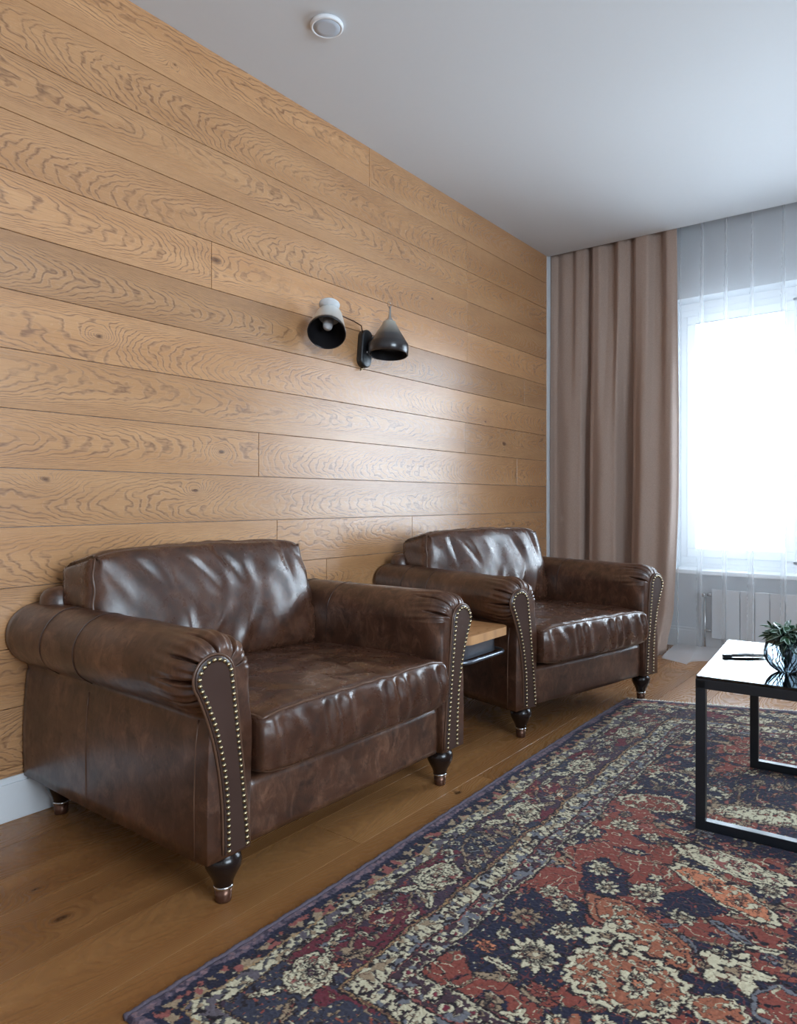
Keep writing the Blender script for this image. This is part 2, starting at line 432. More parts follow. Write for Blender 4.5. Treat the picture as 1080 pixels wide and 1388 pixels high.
# ------------------------------------------------------------------ curtains
topC = [(0,0),(.04,.03),(.1,.05),(.16,.03),(.2,.055),(.25,.045),(.28,-.01),(.32,.05),(.36,.055),(.41,.0),(.45,.0),(.50,.055),(.54,.02),(.58,.0),(.62,.055),(.69,.06),(.73,.0),(.77,.0),(.82,.055),(.88,.045)]
botC = [(0,.01),(.05,.045),(.15,.062),(.235,.05),(.255,.0),(.275,-.005),(.31,.05),(.4,.075),(.485,.06),(.52,-.01),(.575,-.02),(.605,.045),(.68,.085),(.77,.055),(.85,.07),(.885,.02)]
def drape_pt(i, j, nu=150, nv=70):
    s = i/(nu-1); h = j/(nv-1); z = 2.735*(1-h)+.006*h
    x = .005+s*(.871+.010*math.sin(h*3)-.030*sstep(.6, 1, h)*s)
    w = sstep(.02, .55, h)
    f = curve_at(topC, s*.88)*(1-w)+curve_at(botC, s*.885)*w
    f = f*(1.0+.5*w)+.05*sstep(.06, 0, s)
    f *= 1+.15*noise.noise(Vector((s*3, h*2, 1)))
    flare = .13*sstep(.90, 1.0, h)*sstep(.55, .95, s)
    return (x, 4.64-f-flare+.004*noise.noise(Vector((s*12, h*8, 4))), z)
v, f = gridf(150, 70, drape_pt)
dr = obj('drape', v, f, M['drape']); tag(dr, 'floor-length taupe drape in soft folds beside the window', 'curtain')
md = dr.modifiers.new('thickness', 'SOLIDIFY'); md.thickness = .002; md.offset = 0
def sheer_pt(i, j, nu=1100, nv=80):
    s = i/(nu-1)
    t = s*2.25
    if j < nv-22.5:
        h = j/(nv-23); z = 2.76-(2.76-.03)*h; out = 0; k = 0
    else:
        h = 1; k = (j-(nv-23))/22; z = None
    am = .35+.65*sstep(0, .4, h)
    ph = t*2*PI/.155+1.7*noise.noise(Vector((t*1.3, 0, 0)))*2
    x = .878+t-.012*sstep(.3, 1, h)*math.exp(-t*3)-.034*math.sin(ph)
    y = 4.692-.020*math.cos(ph)*am+.012*noise.noise(Vector((t*5, h*1.5, 7)))
    x += .010*noise.noise(Vector((t*3, h*.8, 2)))
    if k:
        E = (.40*math.exp(-((t-.10)/.16)**2)+.05*abs(noise.noise(Vector((t*6, 3, 3))))+.02)
        z = .03*(1-k)**2+.003+.022*math.sin(PI*k)*(.5+.5*noise.noise(Vector((t*9, k*2, 5))))+.004
        y -= E*k
        x += (.10*math.exp(-((t-.18)/.12)**2)*.4)*k
    return (x, y, z)
v, f = gridf(1100, 80, sheer_pt)
sh = obj('sheer_curtain', v, f, M['sheer'], smooth=False); tag(sh, 'translucent white sheer curtain over the window, hem pooling on the floor', 'curtain')
v, f = gridf(1100, 19, lambda i, j: tuple(Vector(sheer_pt(i, j+60.98))+Vector((0, -.0025, .0025))))
obj('hem', v, f, M['sheer'], sh, smooth=False)
tr_ = MB().add(*box(.02, 3.3, 4.63, 4.70, 2.80, 2.84, .004)).obj('curtain_track', M['white_paint'], None, False)
tag(tr_, 'white curtain track hidden in the ceiling niche', 'curtain track')

# ------------------------------------------------------------------ round ceiling fixture
cf = empty('ceiling_fixture', (.455, 1.83, HC)); tag(cf, 'small round white flush fixture on the ceiling', 'ceiling fixture')
MB().add(*lathe([(.058,0),(.0605,-.004),(.060,-.012),(.055,-.016),(.050,-.0145),(.050,-.010)], 48)).obj('rim', M['pvc'], cf)
MB().add(*lathe([(.0499,-.008),(.0495,-.0145),(.03,-.0155),(.001,-.0158)], 48)).obj('cover', plain('grey_white_cover', lin(196,204,214), .5, nz=.02), cf)

# ------------------------------------------------------------------ armchair
def rounded_box(hx, hy, hz, r, step, disp):
    """closed rounded box made of six grids; disp(p on cube, p rounded, normal)->offset vector"""
    def surf(c):
        c = Vector(c)
        core = Vector((max(-(hx-r), min(hx-r, c.x)), max(-(hy-r), min(hy-r, c.y)), max(-(hz-r), min(hz-r, c.z))))
        d = c-core
        n = d.normalized() if d.length > 1e-9 else Vector((0,0,1))
        p = core+n*r
        return p+disp(c, p, n)
    bm = bmesh.new()
    def coord(h):
        n = max(4, int(2*h/step)); a = []
        for i in range(n+1):
            t = -1+2*i/n
            a.append(h*math.copysign(abs(t)**.85, t))
        return a
    X, Y, Z = coord(hx), coord(hy), coord(hz)
    def face(A, B, fn):
        vs = [[bm.verts.new(surf(fn(a, b))) for a in A] for b in B]
        for j in range(len(B)-1):
            for i in range(len(A)-1):
                bm.faces.new((vs[j][i], vs[j][i+1], vs[j+1][i+1], vs[j+1][i]))
    face(X, Y, lambda a, b: (a, b, hz)); face(Y, X, lambda a, b: (b, a, -hz))
    face(Y, Z, lambda a, b: (hx, a, b)); face(Z, Y, lambda a, b: (-hx, b, a))
    face(Z, X, lambda a, b: (b, hy, a)); face(X, Z, lambda a, b: (a, -hy, b))
    bmesh.ops.remove_doubles(bm, verts=bm.verts, dist=1e-5)
    bmesh.ops.recalc_face_normals(bm, faces=bm.faces)
    bm.verts.index_update()
    v = [tuple(w.co) for w in bm.verts]; f = [tuple(w.index for w in q.verts) for q in bm.faces]
    bm.free()
    return v, f, surf

def ridge(x, y, z=0.0):
    return 1-abs(noise.noise(Vector((x, y, z))))*2.2

# arm profile, outward = +y; list of (y, z, roll weight)
RC, RR = (.465, .556), .096
def arm_profile():
    P = [(.385,.125,0),(.384,.20,.0),(.383,.27,0),(.381,.33,.05),(.378,.38,.1),(.375,.43,.25),(.3725,.47,.5),(.3705,.51,.8)]
    for k in range(0, 221):
        a = PI-(k/220)*(PI+math.radians(62))
        P.append((RC[0]+RR*math.cos(a), RC[1]+RR*math.sin(a), 1.0))
    P += [(.502,.464,.75),(.499,.452,.35),(.502,.44,.1),(.506,.40,0),(.510,.34,0),(.512,.27,0),(.512,.20,0),(.511,.16,0),(.510,.125,0)]
    return P
AP = arm_profile(); NP = len(AP)
def prof_normals():
    out = []
    for i in range(NP):
        a = AP[i-1] if i else AP[0]; b_ = AP[i+1] if i < NP-1 else AP[-1]
        t = Vector((b_[0]-a[0], b_[1]-a[1])); n = Vector((-t.y, t.x)); out.append(n.normalized())
    return out
AN = prof_normals()

def arm_mesh(sd):
    """sd=+1 or -1: which side"""
    X0, XA, XF = -.47, .345, .415
    st = []
    for k in range(36): st.append((X0+(.25-X0)*k/36, 0.0))
    for k in range(24): st.append((.25+(XA-.25)*k/23, 0.0))
    for k in range(1, 13):
        a = k/12*PI/2; st.append((XA+(XF-XA)*math.sin(a), 1-math.cos(a)))
    pl_a = [rng.uniform(-.12,.12) for _ in range(14)]
    def fn(i, j):
        x, q = st[j]; y, z, w = AP[i]; n = AN[i]
        ins = q*(.034*w+.004)
        ang = math.atan2(z-RC[1], y-RC[0])
        d = 0
        if w > .3:
            fr_ = sstep(.22, XF, x)
            c = math.cos(ang*9+.6+.7*math.sin(ang*2.3))
            fold = max(0, c)**22
            d -= .034*fold*w*(1-.25*q)*sstep(.30+.04*math.sin(ang*5), .385, x)
            d += .0030*math.cos(ang*9+PI+.6)*fr_*w+.0022*math.sin(ang*27+x*30)*fr_*w
            d += .003*noise.noise(Vector((x*6, y*9, z*9+sd)))
            d -= .004*sstep(-.30, X0, x)*0
        else:
            d += .002*noise.noise(Vector((x*5, y*4+sd, z*6)))+.004*math.sin(PI*min(1, max(0, (x-X0)/(XF-X0))))*(1 if y > .45 else .5)
        y2 = y-n.x*ins*1+n.x*d; z2 = z-n.y*ins+n.y*d
        if w == 0: z2 = max(.125, z2)
        return (x, sd*y2, z2)
    v, f = gridf(NP, len(st), fn)
    v = list(v); f = list(f)
    L = len(st)
    for j in range(L-1): f.append((j*NP+NP-1, j*NP, (j+1)*NP, (j+1)*NP+NP-1))
    f.append(tuple((L-1)*NP+i for i in range(NP))); f.append(tuple(range(NP-1, -1, -1)))
    if sd < 0: f = [tuple(reversed(q)) for q in f]
    return v, f, st[-1][0]

def facing_outline(off=0.0, n_arc=22, zb=.135):
    """keyhole outline from inner bottom, over the head, to outer bottom"""
    c = (.492, .556); r = .051-off
    P = []
    for k in range(14):
        t = k/14
        P.append((.396+off+(c[0]-r-(.396+off))*(t**1.15), zb+(c[1]-zb)*t))
    for k in range(n_arc+1):
        a = PI-k/n_arc*(PI+math.radians(38))
        P.append((c[0]+r*math.cos(a), c[1]+r*math.sin(a)))
    ex, ez = P[-1]
    for k in range(1, 15):
        t = k/14
        e = 1-(1-t)**2.6
        P.append((ex+(.464-off-ex)*e, ez+(zb-ez)*t))
    return P

def resample(P, step):
    out = [P[0]]; acc = 0
    for a, b_ in zip(P, P[1:]):
        L = math.dist(a, b_); t = step-acc
        while t <= L:
            out.append((a[0]+(b_[0]-a[0])*t/L, a[1]+(b_[1]-a[1])*t/L)); t += step
        acc = L-(t-step)
    return out

def loop_path(surf, pts, n):
    out = []
    for a, b_ in zip(pts, pts[1:]+pts[:1]):
        for k in range(n): out.append(surf(tuple(a[i]+(b_[i]-a[i])*k/n for i in range(3))))
    return out

def make_armchair(name, loc, rz, label, group, sc=1.0, sd0=0.0, skew=0.0):
    T = empty(name, loc, rz, sc); tag(T, label, 'armchair', group)
    LM, LS = M['leather'], M['leather_side']
    # base frame with front apron
    b = MB()
    def bd(c, p, n):
        e = 0.0
        if n.x > .5: e = .004*math.cos(c.y/.385*PI/2)
        return n*(e+.0012*noise.noise(Vector((c.x*9, c.y*9, c.z*9))))
    v, f, _ = rounded_box(.425, .383, .078, .012, .02, bd)
    b.add(v, f, Matrix.Translation((-.022, 0, .203)))
    b.obj('base_frame', LS, T)
    # back frame
    def bk(c, p, n): return n*(.004*noise.noise(Vector((c.x*8, c.y*6, c.z*6))))
    v, f, _ = rounded_box(.050, .485, .287, .045, .03, bk)
    MB().add(v, f, Matrix.Translation((-.412, 0, .414))).obj('back_frame', LS, T)
    # arms
    for sd in (-1, 1):
        v, f, xf = arm_mesh(sd)
        arm = obj('arm', v, f, LM if False else LS, T)
        # facing panel
        O = facing_outline(); n = len(O)
        V = [(xf-.004, sd*p[0], p[1]) for p in O]+[(xf+.006, sd*p[0], p[1]) for p in O]
        O2 = facing_outline(.004); V += [(xf+.0085, sd*p[0], p[1]) for p in O2]
        # crown centre line for a soft pillow
        F = []
        for i in range(n):
            k = (i+1) % n
            F += [(i, k, n+k, n+i), (n+i, n+k, 2*n+k, 2*n+i)]
        F.append(tuple(range(2*n, 3*n)))
        if sd < 0: F = [tuple(reversed(q)) for q in F]
        fp = obj('facing_panel', V, F, M['leather_facing'], arm, smooth=False)
        # nailheads along both edges, with the dark tape under them
        b = MB(); path = resample(facing_outline(.008, zb=.142), .0148)
        for (y, z) in path:
            dome = [(.0056,0),(.0054,.0017),(.0042,.0038),(.0021,.0050),(.0001,.0053)]
            b.add(*lathe(dome, 10, False), Matrix.Translation((xf+.0085, sd*y, z)) @ Matrix.Rotation(PI/2, 4, 'Y'))
        nt = b.obj('nailhead_trim', M['brass'], fp); tag(nt, 'row of small brass nailheads')
        tape = [(xf+.0052, sd*y, z) for (y, z) in resample(facing_outline(.008, zb=.138), .008)]
        F_ = MB(); 
        F_.add(*tube(tape, .0056, 8)); F_.obj('nail_tape', M['nail_tape'], fp)
        # piping around the facing and seams across the arm
        MB().add(*tube([(xf+.003, sd*p[0], p[1]) for p in facing_outline(-.0035)], .0032, 8)).obj('piping', M['piping'], fp)
        for x in (-.10, -.28):
            P = []
            for (y, z, w), nn in list(zip(AP, AN))[4:-7:5]:
                P.append((x+.02*math.sin((z-.4)*6)+(.04*(y-.46)), sd*(y+nn.x*.0012), z+nn.y*.0012))
            MB().add(*tube(P, .0012, 6)).obj('seam', M['leather_facing'], arm)
        P = [(-.10+.002*math.sin(k), sd*(AP[-1-k][0]+.0045), AP[-1-k][1]) for k in range(0, 7)]
        MB().add(*tube(P, .0016, 6)).obj('seam', M['piping'], arm)
        P = [(.372, sd*.5105, .13), (.372, sd*.5125, .27), (.372, sd*.507, .40), (.372, sd*.500, .452)]
        MB().add(*tube(P, .0022, 6)).obj('seam', M['piping'], arm)
    # seat cushion
    hx, hy, hz = .335, .372, .082
    def sdisp(c, p, n):
        u, w = c.x/hx, c.y/hy
        o = Vector((0,0,0))
        puff = (1-u*u)*(1-w*w)
        if c.z > hz*.98:
            o.z += .018*max(0, puff)**.6-.004
            rd = ridge(c.x*4+c.y*2.2, c.y*7-c.x*3, 3)
            o.z -= .013*max(0, rd-.55)*(1-abs(u)**4)*1.2
            rd2 = ridge(c.x*11+2, c.y*9+c.x*6, 8)
            o.z += .0045*rd2*sstep(1.0, .8, abs(w))
        elif c.z < -hz*.98:
            o.z += .004
        if n.x > .3:
            z = c.z/hz
            o.x += .012*(1-z*z)+.006
            fold = math.sin(c.y*95+5*noise.noise(Vector((c.y*5, 0, 1)))*2+z*1.1)
            amp = .0085*(.35+.65*abs(noise.noise(Vector((c.y*4, 1, 9))))*2)
            o.x += amp*fold*sstep(1.02, .55, abs(z))*(.5+.5*sstep(-.6, .8, z))
            o.x += .004*ridge(c.y*9, c.z*14, 5)
        o.z += -.008*sstep(.75, 1, abs(w))*sstep(.6, 1, u)*(c.z/hz)
        if abs(n.y) > .5: o.y += math.copysign(.004*(1-(c.z/hz)**2), n.y)
        return o
    v, f, surf = rounded_box(hx, hy, hz, .020, .009, sdisp)
    S = Matrix.Translation((.098, 0, .362)) @ Matrix.Rotation(math.radians(-1.2), 4, 'Y')
    sc_ = MB().add(v, f, S).obj('seat_cushion', LM, T)
    for z in (hz, -hz):
        pp = loop_path(surf, [(hx,-hy,z),(hx,hy,z),(-hx,hy,z),(-hx,-hy,z)], 60)
        MB().add(*tube([S @ (p+Vector((0,0,.001 if z > 0 else -.001))) for p in pp], .0042, 8, closed=True)).obj('piping', M['piping'], sc_)
    # back cushion
    bx, by, bz = .100, .412, .206
    def bdisp(c, p, n):
        w, z = c.y/by, c.z/bz
        o = Vector((0,0,0))
        puff = max(0, (1-w**4))*max(0, 1-z**4)
        if n.x > .3:
            o.x += .050*puff**.8
            # long folds drawn down from the top edge and up from the seat
            f1 = max(0, ridge((c.y*11+c.z*5)*.6+sd0, c.z*1.6, 2)-.40)
            o.x -= .030*f1*sstep(-.1, .75, z)*sstep(1.0, .9, z)*puff**.3
            f2 = max(0, ridge(c.y*6.5-c.z*2.5+sd0, c.z*2.2+4, 6)-.45)
            o.x += .026*f2*sstep(.2, -.6, z)*puff**.4
            o.x += .004*noise.noise(Vector((c.y*14, c.z*9, 11+sd0)))
        elif n.x < -.3: o.x -= .01*puff
        if abs(n.y) > .4:
            o.y += math.copysign(1, n.y)*(.020*(1-((z+.15))**2)-.010)
            o.y += .004*math.sin(c.z*70+c.x*20)*(1-z*z)
        if n.z > .4:
            o.z += .010*(1-w*w)-.024*abs(w)**9+.0045*noise.noise(Vector((c.y*7, c.x*5, 3)))
            o.z += .003*math.sin(c.y*60+3*math.sin(c.y*13))*(1-(c.x/bx)**2)
        return o
    v, f, surfb = rounded_box(bx, by, bz, .040, .0085, bdisp)
    B = Matrix.Translation((-.285, -.028, .600)) @ Matrix.Rotation(math.radians(-13), 4, 'Y')
    bc = MB().add(v, f, B).obj('back_cushion', LM, T)
    for x in (bx, -bx):
        pp = loop_path(surfb, [(x,-by,-bz),(x,by,-bz),(x,by,bz),(x,-by,bz)], 50)
        MB().add(*tube([B @ p for p in pp], .0045, 8, closed=True)).obj('piping', M['piping'], bc)
    # legs
    for lx in (-.405, .372):
        for ly in (-.432, .432):
            lg = MB().add(*lathe([(.015,.030),(.0215,.036),(.0230,.046),(.026,.055),(.034,.070),(.0415,.086),(.0430,.100),(.039,.114),(.030,.121),(.030,.130)], 28), Matrix.Translation((lx, ly, 0))).obj('leg', M['dark_wood'], T)
            MB().add(*lathe([(.0175,0),(.0185,.002),(.0210,.034)], 24), Matrix.Translation((lx, ly, 0))).obj('ferrule', M['ferrule'], lg)
            MB().add(*lathe([(.0205,.0325),(.0228,.0335),(.0232,.037),(.0222,.0395),(.020,.0400)], 24), Matrix.Translation((lx, ly, 0))).obj('ring', M['chrome'], lg)
    if skew:      # the frame of this chair stands slightly racked
        for o in T.children_recursive:
            for q in o.data.vertices: q.co.y += skew*(q.co.x-.41)
    return T

G = 'brown leather armchairs along the oak wall'
c1 = make_armchair('armchair', (.492, 1.515, 0), math.radians(-1.2), 'nearer brown leather roll-arm armchair, at left in the foreground', G, skew=.038)
c2 = make_armchair('armchair', (.600, 3.055, 0), math.radians(-13.5), 'farther brown leather roll-arm armchair, turned slightly, beside the taupe drape', G, sd0=3.7)

c1.scale = (1, 1.03, 1)
# ------------------------------------------------------------------ side table between the chairs
st = empty('side_table', (.62, 2.285, 0)); tag(st, 'small wood-topped side table with dark metal frame between the armchairs', 'side table')
W2, D2 = .165, .25
V, F, UV, A = [], [], [], []
def slab(x0, x1, y0, y1, z0, z1, r=.05):
    pts = []
    for cx_, cy_, a0 in ((x1-r, y1-r, 0), (x0+.01, y1-.01, PI/2), (x0+.01, y0+.01, PI), (x1-r, y0+r, 1.5*PI)):
        rr = r if cx_ == x1-r else .01
        for k in range(7):
            a = a0+k/6*PI/2; pts.append((cx_+rr*math.cos(a), cy_+rr*math.sin(a)))
    n = len(pts)
    v = [(p[0], p[1], z0) for p in pts]+[(p[0], p[1], z1) for p in pts]
    f = [tuple(range(n-1, -1, -1)), tuple(range(n, 2*n))]+[(i, (i+1) % n, n+(i+1) % n, n+i) for i in range(n)]
    return v, f, pts
v, f, pts = slab(-D2, D2, -W2, W2, .438, .470)
uv = []; at = []
for q in f:
    for i in q: uv.append((v[i][1]+3, v[i][0]*.35)); at.append((.7, .37, .5, 1))
obj('table_top', v, f, M['table_oak'], st, smooth=False, uvs=uv, attr=at)
b = MB()
_, _, p2 = slab(-D2+.015, D2-.012, -W2+.006, W2-.006, 0, 1, .055)
b.add(*tube([(p[0], p[1], .372) for p in p2], .008, 8, closed=True)); b.obj('lower_ring', M['grey_metal'], st)
b = MB()
_, _, p3 = slab(-D2+.04, D2-.04, -W2+.03, W2-.03, 0, 1, .045)
n = len(p3)
v = [(p[0], p[1], z) for z in (.375, .438) for p in p3]
b.add(v, [(i, (i+1) % n, n+(i+1) % n, n+i) for i in range(n)]); b.obj('apron', M['grey_metal'], st, False)
for sx in (-1,):
    for sy in (-1, 1):
        MB().add(*box(sx*(D2-.07)-.011, sx*(D2-.07)+.011, sy*(W2-.05)-.011, sy*(W2-.05)+.011, 0, .40, .003)).obj('leg', M['black_metal'], st, False)

# ------------------------------------------------------------------ wall lamp
wl = empty('wall_lamp', (0, 2.55, 1.70)); tag(wl, 'twin-shade wall lamp with black oval plate on the oak boards', 'wall lamp')
def stadium(w, h, d, n=14, b_=.006):
    pts = []
    for c_, a0 in (((0, h/2-w/2), 0), ((0, -(h/2-w/2)), PI)):
        for k in range(n+1):
            a = a0+PI*k/n; pts.append((math.cos(a)*w/2, c_[1]+math.sin(a)*w/2))
    n = len(pts); v = []
    for (x, s) in ((0, 1), (d-b_, 1), (d-b_*.3, .93), (d, .82)):
        for p in pts: v.append((x, p[0]*s, p[1]*(1-(1-s)*w/h)))
    f = [tuple(range(3*n, 4*n)), tuple(range(n-1, -1, -1))]
    for j in range(3):
        for i in range(n): f.append((j*n+i, j*n+(i+1) % n, (j+1)*n+(i+1) % n, (j+1)*n+i))
    return v, f
MT = Matrix.Rotation(math.radians(-6), 4, 'X')
bp = MB().add(*stadium(.078, .185, .032), MT).obj('back_plate', M['black_metal'], wl)
MB().add(*box(.028, .042, -.012, .020, -.028, -.016, .003), MT).obj('switch', M['chrome'], bp, False)
def shade_mat(name, stops, rough=.28):
    t = NT(name); co = t.n('ShaderNodeTexCoord').outputs['Object']
    z = t.n('ShaderNodeSeparateXYZ', {0: co}).outputs[2]
    n = t.noise(co, 40, 2)
    c = t.ramp(t.math('ADD', t.rng(z, -.16, 0.0, 0, 1), t.math('MULTIPLY', t.math('SUBTRACT', n, .5), .06)), stops)
    t.bsdf(Base_Color=c, Roughness=rough, Coat_Weight=.4)
    return t.m
SM1 = shade_mat('smoked_glass_shade', [(.0, lin(40,34,34)), (.34, lin(46,44,46)), (.52, lin(60,62,66)), (.72, lin(130,126,118)), (1.0, lin(176,172,162))])
SM2 = shade_mat('frosted_shade', [(.0, lin(24,24,26)), (.22, lin(28,28,30)), (.30, lin(196,194,188)), (1.0, lin(222,222,218))])
def shade(parent, pos, axis, H_, r0, r1, mat, curve=1.3, skirt=False):
    z = -Vector(axis).normalized()
    R_ = z.to_track_quat('Z', 'Y').to_matrix().to_4x4()
    X_ = Matrix.Translation(pos) @ R_
    prof = []
    for k in range(15):
        t = k/14; prof.append((r0+(r1-r0)*t**curve*(1-.12*t*t), -H_*t))
    if skirt: prof = [(r0, 0), (r0*1.04, -.004)]+[(r0+(r1*.93-r0)*(k/8)**1.05, -.004-(H_*.62)*k/8) for k in range(1, 9)]+[(r1*.99, -H_*.70), (r1, -H_*.80), (r1*.985, -H_)]
    inner = [(r*.94, z_) for r, z_ in reversed(prof)]
    v, f = lathe([(.001, .004), (r0*.7, .004)]+prof+[(prof[-1][0]*.97, -H_-.002)]+inner+[(.001, -.003)], 36)
    s = obj('lamp_shade', v, f, mat, parent); s.matrix_local = X_
    obj('lining', *lathe([(r*.93, z_) for r, z_ in prof], 36, False), M['lining'], s)
    return s, X_
s1, X1 = shade(wl, Vector((.115, .065, .128)), (.03, -.10, -1), .162, .030, .098, SM1, 1.05, True)
MB().add(*lathe([(.0215,.0),(.018,.010),(.009,.022),(.006,.045),(.005,.078),(.001,.080)], 20)).obj('stem', M['chrome'], s1)
MB().add(*tube([(.004,0,.07),(.010,.01,.085),(.004,.018,.095),(-.006,.012,.088),(-.008,0,.075)], .0015, 6)).obj('hook', M['chrome'], s1)
MB().add(*lathe([(.012,-.03),(.02,-.05),(.026,-.08),(.022,-.105),(.001,-.115)], 20)).obj('bulb', M['white_paint'], s1)
MB().add(*tube([(.03,.02,.01),(.06,.05,.02),(.10,.075,.05),(.113,.066,.125)], .0045, 8)).obj('arm', M['chrome'], wl)
s2, X2 = shade(wl, Vector((.085, -.320, .085)), (.45, -.62, -.85), .135, .056, .088, SM2, 1.0)
MB().add(*lathe([(.012,.0),(.020,-.02),(.024,-.06),(.020,-.09),(.001,-.10)], 20)).obj('bulb', M['white_paint'], s2)
MB().add(*lathe([(.010,-.0),(.045,.004),(.0460,.010),(.040,.016),(.001,.018)], 28), Matrix.Translation((-.004,.046,-.002)) @ Matrix.Rotation(-.35, 4, 'X')).obj('cap', M['white_paint'], s2)
MB().add(*tube([(.02,-.02,.06),(.035,-.05,.10),(.05,-.12,.105),(.07,-.22,.104),(.10,-.30,.104)], .003, 8)).obj('arm', M['ferrule'], wl)
MB().add(*tube([(.012,-.018,-.09),(.02,-.025,-.10),(.012,-.03,-.108),(.006,-.022,-.10)], .003, 8, closed=True)).obj('pull_ring', M['brass'], wl)

# ------------------------------------------------------------------ coffee table
CT = (1.655, 2.125, 0); cta = math.radians(5)
ct = empty('coffee_table', CT, cta); tag(ct, 'low coffee table with black square steel frame and glass top on the rug', 'coffee table')
LX, LY, TH, BW = 1.10, .63, .455, .027
z0 = .0125
def frame_u(y, xin):
    b = MB()
    x0, x1 = xin, LX-xin
    b.add(*box(x0, x0+BW, y, y+BW, z0, TH-.010, .0015)); b.add(*box(x1-BW, x1, y, y+BW, z0, TH-.010, .0015))
    b.add(*box(x0+BW-.001, x1-BW+.001, y+.0005, y+BW-.0005, z0, z0+BW, .0015))
    return b
b = frame_u(0, 0); b.obj('end_frame', M['table_metal'], ct, False)
b = frame_u(LY-BW, .075); b.obj('end_frame', M['table_metal'], ct, False)
b = MB()
b.add(*box(0, LX, 0, BW, TH-.034, TH-.006, .0015)); b.add(*box(0, LX, LY-BW, LY, TH-.034, TH-.006, .0015))
b.add(*box(0, BW, BW-.001, LY-BW+.001, TH-.034, TH-.006, .0015)); b.add(*box(LX-BW, LX, BW-.001, LY-BW+.001, TH-.034, TH-.006, .0015))
b.obj('top_frame', M['table_metal'], ct, False)
MB().add(*box(.001, LX-.001, .001, LY-.001, TH-.006, TH+.002, .0015)).obj('glass_top', M['table_glass'], ct, False)

# ------------------------------------------------------------------ bowl, plant, tongs
TZ = TH+.002
bl = empty('glass_bowl', (1.858, 2.335, TZ)); tag(bl, 'round glass bowl with dark branching wire pattern on the coffee table', 'bowl')
prof = []
for k in range(16):
    a = math.radians(-78+k*9.0); prof.append((.062*math.cos(a), .0607+.062*math.sin(a)))
outer = [(.001,0.0)]+prof; inner = [(r*.955+.0002, z*.985+.0018) for r, z in reversed(prof)]
MB().add(*lathe(outer+inner+[(.001,.003)], 40)).obj('glass_body', M['bowl_glass'], bl)
b = MB(); rw = random.Random(3)
for k in range(26):
    a = k/26*2*PI+rw.uniform(-.1,.1); path = []
    sw = rw.uniform(-.7,.7)
    for q in range(13):
        e = math.radians(-72+q*rw.uniform(8.2,10.5)*.98)
        aa = a+sw*(q/12)**1.3+.06*math.sin(q*1.3+k)
        path.append((.0628*math.cos(e)*math.cos(aa), .0628*math.cos(e)*math.sin(aa), .061+.0628*math.sin(e)))
    b.add(*tube(path, [.0019-.0011*q/12 for q in range(13)], 6))
b.obj('wire_pattern', plain('dark_blue_wire', lin(28,34,44), .3, .3), bl)
def leaf_mat():
    t = NT('variegated_leaf')
    uv = t.n('ShaderNodeUVMap', uv_map='UVMap').outputs[0]; sp = t.n('ShaderNodeSeparateXYZ', {0: uv})
    co = t.n('ShaderNodeTexCoord').outputs['Object']; n = t.noise(co, 160, 3)
    e = t.math('ADD', t.math('ABSOLUTE', t.math('MULTIPLY_ADD', sp.outputs[1], 2.0, -1.0)), t.math('MULTIPLY', t.math('SUBTRACT', n, .5), .9))
    c = t.mix(t.rng(e, .62, .85), t.mix(t.noise(co, 30, 2), lin(26,48,36), lin(58,92,60)), lin(176,198,186))
    t.bsdf(Base_Color=c, Roughness=.35, Subsurface_Weight=0.0)
    return t.m
pt = empty('trailing_plant', (1.858, 2.335, TZ+.008)); tag(pt, 'green and white leafy plant filling the glass bowl and spilling to its right', 'plant')
V, F, UV = [], [], []
stems = MB(); rl = random.Random(9)
def leaf(base, d, L, w, curl):
    d = d.normalized(); up = Vector((0,0,1)); s = d.cross(up)
    if s.length < .1: s = Vector((1,0,0))
    s.normalize(); up2 = s.cross(d)
    roll = rl.uniform(-1.2,1.2); s2 = s*math.cos(roll)+up2*math.sin(roll); n2 = d.cross(s2)
    n0 = len(V); K = 6
    for k in range(K+1):
        t = k/K; p = base+d*(L*t)+Vector((0,0,-curl*L*t*t))
        ww = w*math.sin(PI*min(1, t*.93+.06))**.8
        for j, q in enumerate((-1, 0, 1)):
            V.append(p+s2*(q*ww)+n2*(abs(q)*ww*.35)); 
    for k in range(K):
        for j in range(2):
            a = n0+k*3+j; q = (a, a+1, a+4, a+3); F.append(q)
            UV.extend([(k/K, j/2), (k/K, (j+1)/2), ((k+1)/K, (j+1)/2), ((k+1)/K, j/2)])
for k in range(34):
    a = rl.uniform(0, 2*PI); path = []; tx = math.cos(a)*rl.uniform(.1,.9); ty = math.sin(a)*rl.uniform(.1,.9)
    for q in range(8):
        t = q/7; rr = .05*min(1, t*1.2)
        path.append(Vector((rr*tx, rr*ty, .002+.115*t*rl.uniform(.9,1.05))))
    stems.add(*tube(path, .0011, 5))
    for q in (5, 6, 7):
        for _ in range(3):
            d = Vector((tx+rl.uniform(-.8,.8), ty+rl.uniform(-.8,.8), rl.uniform(-.5,.7)))
            p = path[q]
            ln = rl.uniform(.024,.042)
            if (p+d.normalized()*ln).xy.length > .05 and p.z < .085: ln *= .45
            leaf(p, d, ln, rl.uniform(.005,.0085), rl.uniform(0,.6))
